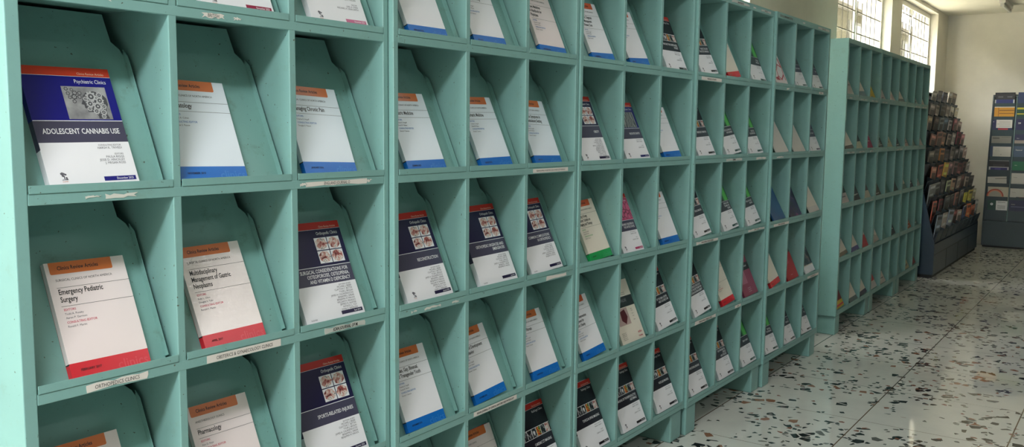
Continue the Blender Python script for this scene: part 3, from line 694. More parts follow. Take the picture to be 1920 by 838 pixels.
# ---- odd magazines and newsletters of the near rack
def antibio(mb, W, Hh, z):
    Y = lambda t: Hh*(1-t)
    rect(mb, 0, W, Y(0.44), Y(0.27), BLK_, z); text(mb, 'ANTIBIOTIC-FAILURE', 0.72*W, Y(0.36), 0.05*Hh, mat((150, 150, 156), .4), z+.0001, 'r', .7, 0, .68*W)
    mb.poly([(0.55*W+0.05*W*math.cos(a*.5), Y(0.15)+0.05*W*math.sin(a*.5), z) for a in range(13)], INKG)
    mb.poly([(0.55*W+0.038*W*math.cos(a*.5), Y(0.15)+0.038*W*math.sin(a*.5), z+.0001) for a in range(13)], CREAM)
    text(mb, 'The Future of Research', 0.75*W, Y(0.215), 0.016*Hh, INK, z, 'r'); text(mb, 'and Clinical Practice', 0.75*W, Y(0.245), 0.016*Hh, INK, z, 'r')
    rect(mb, 0.12*W, 0.62*W, Y(0.72), Y(0.45), mat((188, 164, 160), .4), z)
    mb.poly([(0.3*W, Y(.5), z+.0001), (0.5*W, Y(.47), z+.0001), (0.55*W, Y(.6), z+.0001), (0.42*W, Y(.71), z+.0001), (0.28*W, Y(.64), z+.0001)], mat((90, 24, 36), .4))
    for t in (.5, .53, .58, .62, .68): text(mb, 'Review', 0.8*W, Y(t), 0.016*Hh, INK, z, 'c')
    for t in (.84, .865, .89, .92, .945): text(mb, 'Special issue article', 0.1*W, Y(t), 0.014*Hh, INK, z)
    rm = mat((190, 30, 70), .4); text(mb, 'antibio', 0.92*W, Y(.90), 0.04*Hh, rm, z, 'r', .8, .01); text(mb, 'Prescriber', 0.92*W, Y(.96), 0.028*Hh, rm, z, 'r', .8, .02)


BLK_ = mat((34, 34, 40), .3)
e = place(2, 1, 4, .239-.180, 0.004, 'cream magazine with red lettering', name='magazine', cat='magazine'); plain(e, .180, .236, .010, [(0, 1, CREAM)], antibio)


def lines(mat_, rows, x=.1, h=.012):
    def d(mb, W, Hh, z):
        for t in rows: text(mb, 'Journal of the Society and its members', x*W, Hh*(1-t), h*Hh*1.4, mat_, z, 'l', 1, 0, .8*W)
    return d


REDP = mat((206, 30, 44), .3); DRED = mat((176, 20, 36), .3); MAU = mat((148, 62, 92), .3); MAUL = mat((178, 110, 132), .3); PETROL = mat((34, 82, 128), .3)
GREY = mat((206, 202, 196), .5)


def redpat(mb, W, Hh, z): rect(mb, .1*W, .98*W, .12*Hh, .9*Hh, PIC['redpat'], z)


def mauve(mb, W, Hh, z):
    Y = lambda t: Hh*(1-t)
    rect(mb, 0, W, Y(.46), Y(.30), BLK_, z); text(mb, 'PLASTIC SURGERY', .85*W, Y(.39), .03*Hh, LIT, z+.0001, 'r', .8, .01)
    rect(mb, .18*W, .55*W, Y(.74), Y(.48), MAUL, z)
    for t in (.85, .89, .93): text(mb, 'Volume 44 Number 2', .4*W, Y(t), .016*Hh, LIT, z)


def redj(mb, W, Hh, z):
    Y = lambda t: Hh*(1-t)
    rect(mb, 0, W, Y(.36), Y(.16), BLK_, z); text(mb, 'SURGERY', .8*W, Y(.28), .04*Hh, LIT, z+.0001, 'r', .8, .01); rect(mb, .3*W, .62*W, Y(.62), Y(.42), mat((196, 60, 84), .3), z)
    text(mb, 'Review 2015', .4*W, Y(.9), .02*Hh, LIT, z)


def bluej(mb, W, Hh, z):
    Y = lambda t: Hh*(1-t)
    rect(mb, .1*W, .5*W, Y(.5), Y(.06), LIT, z); rect(mb, .16*W, .46*W, Y(.3), Y(.1), BLK_, z+.0001); rect(mb, .2*W, .46*W, Y(.48), Y(.34), mat((190, 190, 90), .4), z+.0001)
    for t in (.6, .7, .8, .9): text(mb, 'DISCOVERY', .2*W, Y(t), .05*Hh, mat((150, 190, 214), .4), z, 'l', .6)


def photo(mb, W, Hh, z): rect(mb, 0, W, .2*Hh, Hh, PIC['photo'], z)
def violet(mb, W, Hh, z): rect(mb, 0, W, .0, Hh, PIC['violet'], z)


odd = [
 (4, 0, 1, .262, .17, .235, .006, [(0, 1, WARM)], redpat, 0.0, 'white magazine with red network pattern', 'magazine'),
 (4, 0, 2, .264, .19, .23, .004, [(0, 1, GREY)], lines(INKG, (.3, .34, .38, .42, .46, .84, .88)), .018, 'curled white newsletter with grey print', 'newsletter'),
 (4, 1, 2, .264, .19, .215, .004, [(0, 1, GREY)], lines(INKG, (.2, .4, .44, .6, .64, .7)), .014, 'curled grey-white newsletter', 'newsletter'),
 (4, 0, 3, .258, .18, .222, .006, [(0, 1, PETROL)], bluej, .014, 'blue magazine with white picture block', 'magazine'),
 (4, 1, 3, .264, .19, .235, .007, [(0, 1, BLK_)], violet, .004, 'dark violet picture-covered magazine', 'magazine'),
 (4, 2, 3, .262, .18, .255, .004, [(0, .36, GREY), (.36, .39, BLK_), (.39, 1, GREY)], lines(INKG, (.6, .64, .7)), .018, 'curled white newsletter with black bar', 'newsletter'),
 (3, 2, 4, .262, .18, .225, .010, [(0, 1, MAU)], mauve, 0, 'mauve journal with black title band', 'journal'),
 (4, 1, 4, .262, .18, .225, .010, [(0, 1, DRED)], redj, 0, 'solid red journal with black title band', 'journal'),
 (4, 2, 4, .262, .17, .215, .006, [(0, .8, BLK_), (.8, 1, WHT)], photo, .006, 'dark photo-covered magazine with white foot', 'magazine'),
]
for (u, c, r, ub, W, Hh, T, bands, dc, curl, de, nm) in odd:
    e = place(u, c, r, ub-W, 0.03, de, name=nm, cat=nm, W=W); plain(e, W, Hh, T, bands, dc, curl)

# ---- small publications of the far rack: (section, column, row) width height lower colour, upper colour, share, curl, wording
Y_ = lambda *a: mat(a, .4)
FAR = [
 (5, 0, 1, .2, .20, (196, 190, 182), (110, 26, 42), .55, 0, 'white booklet with dark red top'), (5, 1, 1, .21, .22, (110, 140, 146), (84, 116, 124), .5, .02, 'curled grey-blue booklet'),
 (5, 2, 1, .18, .15, (206, 176, 34), (206, 176, 34), .5, 0, 'yellow booklet'), (6, 0, 1, .18, .15, (204, 192, 186), (176, 92, 96), .5, 0, 'white booklet with rose top'),
 (6, 1, 1, .21, .18, (206, 186, 182), (44, 62, 70), .4, .01, 'pale booklet with slate top'), (6, 2, 1, .2, .22, (112, 126, 120), (120, 132, 126), .5, .03, 'curled grey booklet'),
 (7, 1, 1, .18, .09, (180, 182, 176), (180, 182, 176), .5, 0, 'low whitish booklet'), (7, 2, 1, .2, .15, (176, 170, 160), (176, 170, 160), .5, 0, 'pale grey booklet'),
 (5, 0, 2, .2, .22, (92, 84, 78), (70, 74, 72), .4, .03, 'curled brown-grey booklet'), (5, 1, 2, .2, .2, (204, 200, 172), (26, 34, 44), .25, 0, 'dark booklet with cream foot'),
 (5, 2, 2, .2, .21, (176, 30, 88), (164, 24, 78), .5, 0, 'magenta booklet'), (6, 0, 2, .2, .235, (70, 84, 80), (206, 204, 200), .35, 0, 'black-striped white booklet'),
 (6, 1, 2, .2, .17, (206, 198, 166), (206, 198, 166), .5, .008, 'cream booklet'), (6, 2, 2, .18, .13, (46, 52, 62), (40, 46, 54), .5, 0, 'dark slate booklet'),
 (7, 0, 2, .19, .18, (190, 162, 152), (186, 158, 150), .5, 0, 'pinkish white booklet'), (7, 1, 2, .18, .12, (120, 138, 128), (120, 138, 128), .5, 0, 'grey-green booklet'),
 (7, 2, 2, .17, .26, (198, 182, 174), (198, 182, 174), .5, .01, 'tall narrow white booklet'),
 (5, 0, 3, .2, .2, (206, 194, 190), (40, 50, 46), .32, 0, 'dark booklet with white printed foot'), (5, 1, 3, .2, .16, (60, 52, 56), (48, 44, 50), .4, 0, 'dark brown booklet'),
 (5, 2, 3, .2, .17, (204, 196, 176), (86, 70, 74), .3, 0, 'cream-footed booklet'), (6, 0, 3, .2, .17, (66, 52, 44), (58, 48, 44), .5, 0, 'dark umber booklet'),
 (6, 1, 3, .2, .215, (40, 110, 92), (196, 190, 186), .4, 0, 'green booklet with white spine strip'), (6, 2, 3, .19, .15, (36, 44, 44), (30, 36, 40), .5, 0, 'black-green booklet'),
 (7, 0, 3, .19, .14, (96, 132, 124), (84, 114, 110), .4, .01, 'grey-teal booklet'), (7, 1, 3, .19, .23, (26, 30, 62), (22, 26, 52), .5, 0, 'tall dark navy booklet'), (7, 2, 3, .17, .13, (206, 196, 190), (206, 196, 190), .5, 0, 'white booklet'),
 (5, 0, 4, .2, .12, (126, 112, 92), (112, 100, 84), .5, .02, 'beige wrinkled booklet'), (5, 1, 4, .2, .15, (72, 62, 136), (40, 36, 92), .5, .02, 'curled blue-violet booklet'),
 (5, 2, 4, .2, .2, (186, 30, 50), (206, 200, 196), .4, 0, 'red booklet with white stripes'), (6, 0, 4, .2, .19, (180, 172, 164), (206, 200, 196), .25, .01, 'white booklet'),
 (6, 2, 4, .19, .13, (24, 30, 44), (20, 26, 36), .5, 0, 'navy-black booklet'), (7, 1, 4, .17, .12, (190, 92, 40), (180, 84, 38), .5, 0, 'orange booklet'), (7, 2, 4, .16, .09, (70, 120, 112), (70, 120, 112), .5, 0, 'low teal booklet'),
 (5, 0, 5, .2, .22, (214, 186, 40), (120, 30, 36), .2, 0, 'yellow-footed booklet with dark red top'), (5, 1, 5, .2, .22, (70, 90, 90), (206, 204, 196), .5, .03, 'curled white booklet with dark stripes'),
 (5, 2, 5, .2, .18, (36, 32, 70), (24, 26, 46), .4, .02, 'curled dark navy booklet'), (6, 0, 5, .2, .24, (206, 200, 198), (44, 40, 120), .2, .012, 'blue, red and white booklet'),
 (6, 1, 5, .2, .16, (196, 190, 180), (24, 26, 34), .35, .01, 'black booklet with white foot'), (7, 1, 5, .2, .16, (196, 184, 140), (190, 178, 136), .5, 0, 'cream booklet'), (7, 2, 5, .18, .14, (140, 20, 44), (120, 18, 40), .5, 0, 'dark red booklet'),
]
for (u, c, r, W, Hh, lo, hi, sh, curl, de) in FAR:
    e = place(u, c, r, .255-W, random.uniform(0, .05), de, name='booklet', cat='booklet', group='booklets on the far teal rack', W=W)
    curl *= .5

    def dc(mb, W, Hh, z, lo=lo, u=u, c=c, r=r):
        rnd = random.Random(u*100+c*10+r); ik = INKG if sum(lo) > 380 else GREY
        for k in range(rnd.randint(2, 5)):
            y = Hh*rnd.uniform(.06, .9); rect(mb, W*.3, W*rnd.uniform(.5, .92), y, y+.006, ik, z)
        if (u, c, r) == (6, 0, 5): rect(mb, W*.55, W, Hh*.2, Hh*.8, REDP, z+.0001)
        if (u, c, r) == (5, 0, 5): rect(mb, 0, W, Hh*.05, Hh*.1, REDP, z+.0001)
        if (u, c, r) in ((6, 0, 2), (5, 1, 5), (5, 2, 4)):
            for k in range(3): rect(mb, W*.2, W, Hh*(.5+.13*k), Hh*(.55+.13*k), BLK_ if r != 4 else REDP, z+.0001)
    plain(e, W, Hh, .007, [(0, 1-sh, Y_(*hi)), (1-sh, 1, Y_(*lo))], dc, curl)

# ---------------------------------------------------------------- paper strips pasted on the rack rails (parts of the racks)
SLIP = mat((226, 220, 214), .6); SLIPG = mat((196, 200, 194), .65); RES = mat((212, 214, 206), .7)


def slip(u, r, x0, x1, words, torn=0, hgt=.0135, kind='serif', dz=0.0, sc=1.0, paper=SLIP, rot=0.0, label=None):
    """strip on the rail under row r (r=0: top rail); x in rack coordinates"""
    mb = MB(); w = x1-x0; rnd = random.Random(int(x0*1000)+r*7+u)
    n = 7; pts = []
    for k in range(n+1): pts.append((w*k/n, -hgt/2+(rnd.uniform(0, .004) if torn and 0 < k < n+torn else 0)))
    if torn: pts += [(w+rnd.uniform(-.006, .003), 0)]
    for k in range(n, -1, -1): pts.append((w*k/n+(rnd.uniform(-.002, .004) if torn else 0), hgt/2-(rnd.uniform(0, .004) if torn else 0)))
    if torn: pts += [(rnd.uniform(-.002, .005), 0)]
    mb.prism([(x, y, 0) for x, y in pts], (0, 0, .0004), paper)
    if words:
        text(mb, words, w*.5, -.0034*sc, .0068*sc, INK, .0006, 'c', .8, .0 if kind == 'serif' else .03, w*.9, .25 if kind == 'italic' else 0)
    zc = ZT-(r-1)*H-.3308+dz if r else ZT+.014+dz
    m_ = Matrix.Translation((x0, -.0003, zc)) @ Matrix.Rotation(math.pi/2, 4, 'X') @ Matrix.Rotation(rot, 4, 'Z')
    o = mb.build('paper_label', UNITS[u], m_)
    o['label'] = label or ('paper strip reading ' + words if words else 'torn scrap of white paper')


slip(0, 1, .105, .160, '', 1, .010, dz=.006)
slip(0, 1, .345, .397, 'BRITISH', 1, .012); slip(0, 1, .419, .436, '', 1, .008)
slip(0, 2, .600, .790, 'ENGLAND JOURNAL O', 1, .013); slip(0, 2, .585, .606, '', 1, .010); slip(0, 2, .792, .806, '', 1, .009)
slip(0, 3, .086, .203, 'ORTHOPEDICS CLINICS', 1, .0155, sc=1.05); slip(0, 3, .335, .523, 'OBSTERICS & GYNAECOLOGY CLINICS', 0, .0155, sc=1.05)
slip(0, 3, .652, .781, 'ICAN JOURNAL OF M.', 1, .015, 'italic', sc=1.05, paper=SLIPG)
slip(0, 2, .098, .126, '', 1, .007, paper=RES); slip(0, 2, .135, .195, '', 1, .010, paper=RES)
X1 = .8866
slip(1, 2, 1.491-X1, 1.696-X1, 'INDIAN JOURNAL OF OBSTETRICS AND GYNAECOLOGY RESEARCH', 0, .012, sc=.7)
slip(1, 3, 1.575-X1, 1.697-X1, '', 1, .014); slip(1, 4, 1.199-X1, 1.415-X1, 'INDIAN JOURNAL OF CLINICAL ANATOMY AND PHYSIOLOGY', 0, .013, 'bold', sc=.85)
slip(1, 3, .932-X1, .952-X1, '', 1, .007, paper=RES); slip(1, 3, .985-X1, 1.05-X1, '', 1, .009, paper=RES); slip(1, 3, 1.10-X1, 1.13-X1, '', 1, .008, paper=RES)
X3 = 2.6595; X4 = 3.5452
slip(3, 1, 2.69-X3, 2.90-X3, 'NEUROLOGIC & PSYCHIATRY', 0, .0135, 'bold', sc=.9); slip(3, 3, 2.69-X3, 2.92-X3, 'INDIAN JOURNAL OF PLASTIC SURGERY', 1, .015, 'bold', sc=.9)
slip(3, 4, 2.70-X3, 2.925-X3, 'INDIAN JOURNAL OF MEDICAL ETHICS', 1, .017, 'bold'); slip(3, 2, 2.98-X3, 3.17-X3, 'JOURNAL', 1, .013, 'bold', paper=SLIPG)
slip(3, 2, 3.35-X3, 3.48-X3, '', 1, .012); slip(3, 3, 3.28-X3, 3.50-X3, 'JOURNAL OF CLINICS', 1, .012, 'bold', sc=.8); slip(3, 4, 3.15-X3, 3.22-X3, 'CLINICS', 0, .012, 'bold', sc=.8)
slip(4, 2, 3.603-X4, 3.70-X4, '', 1, .010); slip(4, 3, 3.60-X4, 3.83-X4, 'JOURNAL OF THE INDIAN MEDICAL', 0, .012, 'bold', sc=.8); slip(4, 4, 4.19-X4, 4.39-X4, 'NATIONAL MEDICAL JOURNAL', 0, .012, 'bold', sc=.8)
slip(4, 1, 4.247-X4, 4.325-X4, 'UROLOGY', 0, .011, 'bold', sc=.8); slip(4, 1, 3.71-X4, 3.75-X4, '', 1, .011)
slip(3, 0, 2.98-X3, 3.19-X3, 'INDIAN PEDIATRICS', 1, .014, 'bold', paper=SLIPG); slip(3, 0, 3.24-X3, 3.27-X3, '', 1, .009); slip(3, 0, 3.34-X3, 3.47-X3, 'UROLOGY', 1, .013, 'bold', paper=SLIPG)
slip(4, 0, 3.57-X4, 3.76-X4, 'INDIAN JOURNAL', 1, .014, 'bold', paper=mat((120, 140, 134), .6)); slip(4, 0, 3.92-X4, 3.95-X4, '', 1, .009); slip(4, 0, 4.18-X4, 4.39-X4, 'JOURNAL OF CLINICAL', 0, .012, 'bold', sc=.8, paper=SLIPG)
for (u, r, a, c_, w_) in ((5, 1, .05, .12, ''), (5, 1, .33, .5, 'CLINICS'), (5, 1, .62, .8, 'JOURNAL'), (5, 2, .06, .24, 'INDIAN JOURNAL'), (5, 2, .36, .5, 'REVIEW'), (5, 2, .66, .74, 'NEWS'), (5, 3, .60, .80, 'JOURNAL'),
                          (6, 1, .05, .2, 'NEWS'), (6, 2, .6, .8, 'JOURNAL'), (7, 1, .33, .5, 'REVIEW'), (7, 1, .62, .8, 'NEWS')):
    slip(u, r, a, c_, w_, 1, .012, 'bold', sc=.9, paper=SLIPG)

# ================================================================ CORNER MAGAZINE RACK (navy, stepped)
CX0, CX1 = 7.76, 10.22
e = thing('magazine_rack', Matrix.Translation((CX0, -0.022, 0)), 'stepped navy magazine rack crammed with booklets in the corner', 'rack')
CL = CX1-CX0; PZ, TZ, TY = 0.31, 1.69, 0.40; NT = 9
prof = [(0, .03), (0, PZ), (.35, TZ), (.47, TZ), (.47, .03)]
for x in (0, CL-.02):
    b = MB(); b.prism([(x, y, z) for y, z in prof], (.02, 0, 0), NAVY); b.build('side_panel', e)
b = MB(); b.box(.02, CL-.02, .012, .47, 0.0, .03, mat((20, 22, 26), .6)); b.build('toe_kick', e)
b = MB(); b.box(.02, CL-.02, 0.0, .014, .03, PZ-.008, NAVY); b.box(.02, CL-.02, -.002, 0.0, .205, .21, mat((30, 36, 42), .5))
for k in range(1, 4): b.box(CL*k/4-.002, CL*k/4+.002, -.0015, 0, .03, .205, mat((30, 36, 42), .5))
b.build('base_panel', e)
b = MB(); b.box(.02, CL-.02, .455, .468, .03, TZ, NAVY); b.build('back_panel', e)
b = MB(); b.box(.02, CL-.02, .35, .455, TZ-.012, TZ, NAVY); b.build('top_panel', e)
ty = lambda k: .004+(.35-.02)*k/NT
tz = lambda k: PZ+(TZ-.06-PZ)*k/NT
for k in range(NT):
    b = MB(); y1 = ty(k+1)+.028
    b.box(.02, CL-.02, ty(k), y1+.03, tz(k), tz(k)+.006, NAVY)
    b.prism([(.02, y1, tz(k)+.006), (.02, y1+.016, tz(k)+.165), (.02, y1+.022, tz(k)+.165), (.02, y1+.006, tz(k)+.006)], (CL-.04, 0, 0), NAVY); b.build('tier_shelf', e)
NP = 9; PW = (CL-.04)/NP
b = MB(); s0, s1 = .004, PW-.004
b.prism([(s0+.012, 0, 0), (s1-.012, 0, 0), (s1, -.028, .10), (s0, -.028, .10)], (0, .004, .001), NAVY); ME_PF = me_of(b, 'pocket_front')
b = MB(); b.prism([(-.0015, 0.002, 0), (-.0015, -.030, .105), (-.0015, .03, .13), (-.0015, .03, 0)], (.003, 0, 0), SLATE); ME_PD = me_of(b, 'pocket_divider')
for k in range(NT):
    for j in range(NP):
        link('pocket_front', ME_PF, e, Matrix.Translation((.02+PW*j, ty(k)+.002, tz(k)+.006)))
        if j: link('pocket_divider', ME_PD, e, Matrix.Translation((.02+PW*j, ty(k), tz(k)+.006)))
NEARW = ['first', 'second', 'third', 'fourth', 'fifth', 'sixth', 'seventh', 'eighth', 'ninth']
PAL = {8: [None, None, None, None, (120, 118, 116), (70, 68, 74), (60, 62, 72), (176, 170, 160), (90, 76, 62)],
       7: [None, None, None, (110, 104, 104), (120, 112, 112), (66, 72, 80), (96, 90, 88), (190, 188, 180), (186, 180, 160)],
       6: [None, None, (150, 130, 110), (84, 70, 64), (120, 130, 132), (60, 84, 104), (170, 168, 170), (124, 66, 76), (156, 132, 130)],
       5: [None, None, (140, 100, 92), (130, 92, 80), (136, 104, 84), (140, 128, 124), (126, 122, 120), (120, 40, 60), (150, 96, 104)],
       4: [None, (116, 110, 104), (90, 84, 80), (176, 116, 66), (72, 62, 66), (112, 104, 104), (110, 104, 108), (116, 110, 112), (160, 130, 128)],
       3: [None, (170, 110, 96), (150, 70, 60), (196, 156, 70), (140, 112, 116), (132, 104, 108), (116, 72, 76), (110, 70, 74), (140, 138, 138)],
       2: [(120, 122, 126), (128, 128, 132), (60, 58, 62), (150, 160, 130), (176, 146, 126), (120, 112, 108), (92, 52, 50), (150, 138, 132), (50, 48, 52)],
       1: [(180, 84, 70), (120, 28, 44), (70, 74, 76), (64, 60, 62), (140, 96, 92), (92, 88, 90), (196, 182, 60), (176, 162, 70), (150, 140, 120)],
       0: [(110, 120, 136), (180, 170, 168), (130, 142, 164), (120, 60, 60), (180, 160, 156), (64, 74, 110), (190, 100, 60), (180, 90, 70), (150, 152, 156)]}
CNAME = lambda c: ('red' if c[0] > 1.6*max(c[1], c[2]) else 'ochre' if c[0] > c[2]*1.9 and c[1] > c[2]*1.3 else 'rust' if c[0] > 1.45*c[2] else 'blue-grey' if c[2] > c[0]*1.12 else 'pale' if sum(c) > 480 else 'dark' if sum(c) < 230 else 'rosy' if c[0] > c[1]*1.12 else 'grey')
for k in range(NT):
    for j in range(NP):
        c = PAL[k][j]
        if not c: continue
        c = tuple(min(235, int(v*1.2+6)) for v in c)
        rnd = random.Random(k*31+j)
        W, Hh = rnd.uniform(.185, .225), rnd.uniform(.205, .245)
        roll = rnd.uniform(-.07, .03); yaw = rnd.uniform(-.03, .03); lean = rnd.uniform(.09, .14)
        x = .02+PW*j+(PW-W)/2+(-.006 if roll < 0 else .006)
        m_ = e.matrix_world @ Matrix.Translation((x, ty(k)+.021, tz(k)+.0085+W*max(0, math.sin(-roll)))) @ Matrix.Rotation(math.pi/2+lean, 4, 'X') @ Matrix.Rotation(roll, 4, 'Z') @ Matrix.Rotation(yaw, 4, 'Y')
        t = thing('booklet', m_, '%s booklet, %s tier up, %s pocket from left, navy corner rack' % (CNAME(c), NEARW[k], NEARW[j]), 'booklet', 'booklets in the navy corner rack')

        def dc(mb, W, Hh, z, c=c, k=k, j=j):
            rnd = random.Random(k*77+j); d = [min(255, v*1.35+20) for v in c]; q = [v*.45 for v in c]
            rect(mb, .08*W, .92*W, Hh*.82, Hh*.93, Y_(*(int(v) for v in (d if rnd.random() < .5 else q))), z)
            rect(mb, .1*W, .9*W, Hh*.36, Hh*.74, Y_(*(int(v) for v in q)), z) if rnd.random() < .6 else rect(mb, .1*W, .8*W, Hh*.5, Hh*.6, Y_(*(int(v) for v in d)), z)
            for i in range(3): rect(mb, .12*W, W*rnd.uniform(.4, .85), Hh*(.12+.06*i), Hh*(.145+.06*i), Y_(*(int(v) for v in d)), z)
        plain(t, W, Hh, rnd.uniform(.004, .009), [(0, 1, Y_(*c))], dc)

# ================================================================ END-WALL MAGAZINE RACK (slate, leaning columns of pockets)
EY0 = -0.020; NC = 3; CWD = 0.232; NR = 9
EX0, EX1, EZ0, EZ1 = 10.565, 10.768, 0.305, 1.722
M_E = Matrix(((0, 1, 0, EX0), (-1, 0, 0, EY0), (0, 0, 1, 0), (0, 0, 0, 1)))   # local x runs away from the window wall, local y into the end wall
e = thing('leaflet_rack', M_E, 'slate-teal leaning magazine rack with columns of pockets against the end wall', 'rack')
LW = NC*CWD+.02; DX = EX1-EX0; lean = lambda z: DX*(z-EZ0)/(EZ1-EZ0)
DB = X_END-EX0-.004
for x in (0, LW-.012):
    b = MB(); b.prism([(x, 0, 0.02), (x, 0, EZ0), (x, DX, EZ1), (x, DB, EZ1), (x, DB, .02)], (.012, 0, 0), SLATE); b.build('side_panel', e)
b = MB(); b.box(.012, LW-.012, .012, DB, 0, .02, mat((20, 22, 26), .6)); b.build('toe_kick', e)
b = MB(); b.box(.012, LW-.012, .002, .014, .02, EZ0-.004, SLATE); b.build('base_panel', e)
b = MB(); b.prism([(.012, .03, EZ0-.004), (.012, DX+.018, EZ1-.02), (.012, DX+.024, EZ1-.02), (.012, .036, EZ0-.004)], (LW-.024, 0, 0), SLATE); b.build('back_panel', e)
b = MB(); b.box(.012, LW-.012, DX, DB, EZ1-.012, EZ1, SLATE); b.build('top_panel', e)
for c in range(1, NC):
    b = MB(); x = .012+CWD*c-.006; b.prism([(x, -.002, EZ0), (x, DX-.002, EZ1-.012), (x, DX+.018, EZ1-.02), (x, .03, EZ0)], (.008, 0, 0), mat((120, 150, 152), .4)); b.build('column_divider', e)
PH = (EZ1-.045-EZ0)/(NR+.0)
b = MB(); b.box(0.004, CWD-.010, 0, .002, 0, .118, SLATE); b.box(0.004, CWD-.010, .002, .020, 0, .002, SLATE); ME_LP = me_of(b, 'pocket_front')
rowz = lambda k: EZ0+.002+PH*(NR-1-k)*.985       # k = 0 is the highest pocket
for k in range(NR):
    for c in range(NC): link('pocket_front', ME_LP, e, Matrix.Translation((.012+CWD*c, lean(rowz(k))+.004, rowz(k))))


def endbook(k, c, x, W, top, T, base, deco, de, dy=.003, roll=0.0, nm='booklet'):
    z0 = rowz(k)+.003; y0 = lean(rowz(k))+.004+.002+dy+T
    m_ = e.matrix_world @ Matrix.Translation((.012+CWD*c+x, y0, z0)) @ Matrix.Rotation(math.pi/2, 4, 'X') @ Matrix.Rotation(roll, 4, 'Z')
    t = thing(nm, m_, de, nm, 'booklets in the end-wall rack'); plain(t, W, top, T, [(0, 1, Y_(*base))], deco)


def block(parts):
    def d(mb, W, Hh, z):
        for i, (a, b_, c, f, col) in enumerate(parts): rect(mb, a*W, b_*W, Hh*(1-f), Hh*(1-c), Y_(*col), z+i*.00006)
    return d


def words(parts, ws):
    def d(mb, W, Hh, z):
        block(parts)(mb, W, Hh, z)
        for (s, x, t, h, col) in ws: text(mb, s, x*W, Hh*(1-t), h*Hh, Y_(*col), z+.0008, 'l', .8, .005, (1-x)*W*.95)
    return d


def arc(mb, W, Hh, z):
    for i, (r1, col) in enumerate(((.42, (176, 70, 50)), (.36, (214, 150, 120)), (.30, (176, 172, 160)))):
        mb.poly([(W*.36+W*r1*math.cos(a*math.pi/12), Hh*.52+W*r1*math.sin(a*math.pi/12), z+i*.0001) for a in range(13)], Y_(*col))
    text(mb, 'Annual Report and', .38*W, Hh*.88, .03*Hh, INKG, z+.0006, 'l', .8)
    text(mb, 'Accounts', .6*W, Hh*.82, .03*Hh, INKG, z+.0006, 'l', .8)


def emblem(mb, W, Hh, z):
    mb.poly([(.2*W+.075*W*math.cos(a*.524), .8*Hh+.075*W*math.sin(a*.524), z) for a in range(12)], LIT)
    text(mb, 'T', .2*W, .775*Hh, .05*Hh, INK, z+.0001, 'c'); rect(mb, .42*W, W, .50*Hh, .98*Hh, LIT, z)
    for t in (.9, .72, .66, .6): rect(mb, .5*W, .9*W, t*Hh, t*Hh+.004, INKG, z+.0001)


WT_ = (206, 204, 198)
endbook(0, 0, .012, .20, .235, .006, (22, 22, 28), block([(.05, .95, .1, .4, (40, 40, 46)), (.15, .4, .18, .24, (90, 90, 96)), (.6, .85, .18, .24, (90, 90, 96))]), 'glossy black magazine, topmost in left column of end-wall rack', .007)
endbook(0, 0, .012, .195, .155, .005, (40, 56, 130), block([(0, .06, 0, 1, (196, 200, 206)), (.94, 1, 0, 1, (196, 200, 206)), (.1, .9, .02, .3, (30, 40, 110))]), 'blue booklet with white edges, in front of the glossy black magazine', .0005)
endbook(1, 0, .016, .20, .225, .006, (200, 142, 36), block([(0, 1, 0, .04, (220, 214, 200)), (.2, .22, .04, .6, (90, 40, 30)), (.24, .98, .16, .2, (120, 80, 30)), (.24, .98, .32, .35, (120, 80, 30))]), 'ochre yellow magazine in end-wall rack')
endbook(2, 0, .006, .20, .228, .005, (30, 34, 80), words([(.2, 1, 0, .4, WT_), (.3, .8, .42, .5, (170, 50, 60)), (.35, .9, .1, .12, (120, 120, 120)), (.25, .9, .2, .22, (140, 140, 140)), (.35, .9, .3, .32, (140, 140, 140))], [('B', .05, .12, .05, (220, 220, 220))]), 'white booklet over navy cover with red spot, in end-wall rack')
endbook(3, 0, .012, .195, .195, .006, (128, 126, 120), block([(.05, .4, .08, .16, (84, 84, 80)), (.5, .95, .06, .08, (90, 90, 86))]), 'plain grey magazine in left column of end-wall rack')
endbook(4, 0, .005, .21, .232, .006, (40, 60, 92), words([(.14, 1, .02, .56, WT_)], [('ABSTRACTS', .3, .14, .02, (90, 90, 90)), ('of the annual meeting', .25, .24, .02, (90, 90, 90)), ('2016', .5, .42, .03, (60, 60, 60))]), 'white abstracts booklet with navy left edge in end-wall rack')
endbook(5, 0, .006, .20, .222, .006, (26, 26, 32), block([(0, 1, 0, .03, (160, 160, 160)), (.2, .8, .2, .3, (60, 54, 60))]), 'black magazine behind a blue one, mid-height of left end-wall column', .010)
endbook(5, 0, .008, .20, .15, .004, (44, 40, 110), block([(0, .08, 0, 1, (196, 196, 200)), (0, 1, 0, .06, (196, 196, 200)), (.92, 1, 0, 1, (196, 196, 200)), (.3, .6, .1, .3, (80, 70, 150))]), 'white-edged blue booklet in front of a black magazine', .002)
endbook(6, 0, .014, .19, .185, .003, WT_, block([(.4, 1, .1, .14, (120, 118, 112))]), 'drooping white newsletter in left column of end-wall rack', .004, .05, 'newsletter')
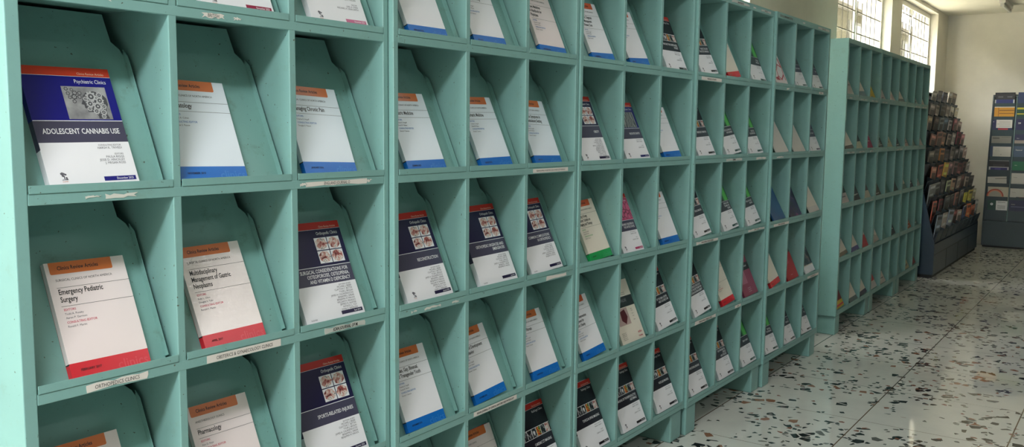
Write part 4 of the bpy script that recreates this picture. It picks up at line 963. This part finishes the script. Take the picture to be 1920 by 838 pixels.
endbook(7, 0, .02, .205, .225, .005, (204, 198, 180), arc, 'cream booklet with orange arc in end-wall rack')
endbook(8, 0, .030, .195, .225, .006, (24, 74, 62), emblem, 'green booklet with white label and round emblem, lowest in left column')
R2 = [((38, 58, 104), [], 'blue magazine, topmost in right column of end-wall rack'), ((26, 74, 50), [(0, 1, 0, .1, (190, 180, 50)), (0, 1, .3, .36, (190, 180, 50))], 'green booklet with yellow bands in right end-wall column'),
      ((28, 28, 74), [], 'navy booklet lettered with a large S'), ((32, 34, 70), [(0, 1, .3, .5, (150, 140, 130))], 'dark navy booklet above the blue-grey one'), ((74, 94, 118), [], 'blue-grey booklet lettered with a large N'),
      ((24, 104, 72), [], 'bright green booklet in right column of end-wall rack'), (WT_, [], 'white booklet titled Curr, upper of two white ones'), (WT_, [(.3, .9, .44, .6, (30, 28, 30)), (.45, .7, .46, .58, (190, 60, 40))], 'white booklet with black block, lower of two white ones'), ((26, 30, 74), [(.1, .9, .3, .33, (120, 120, 160))], 'navy booklet, lowest in right column of end-wall rack')]
WS = ['', '', 'SJM', 'Neuro', 'National', '  Clinics', 'Current', 'Current', 'Academy']
for k, (base, parts, de) in enumerate(R2):
    endbook(k, 1, .010, .20, .235-.02*(k % 2), .006, base, words(parts, [(WS[k], .1, .22, .07 if k in (2, 4) else .04, (220, 218, 214) if sum(base) < 500 else (90, 86, 84))] if WS[k] else []), de)

# small ceiling tube lamp over the aisle (its end just shows at the top edge)
e = thing('tube_lamp', Matrix.Translation((10.17, -0.20, Z_CEIL)), 'white tube lamp batten on the ceiling near the end wall', 'lamp')
b = MB(); b.box(-.6, .0, -.03, .03, -.045, 0, mat((214, 212, 204), .4)); b.build('batten', e, None, .004)
b = MB(); b.prism([(-.57, .015*math.cos(a*.524), -.062+.015*math.sin(a*.524)) for a in range(12)], (.54, 0, 0), mat((230, 230, 226), .3)); b.build('tube', e)
b = MB()
for x in (-.59, -.03): b.box(x, x+.02, -.018, .018, -.078, -.045, mat((200, 198, 190), .4))
b.build('end_socket', e)
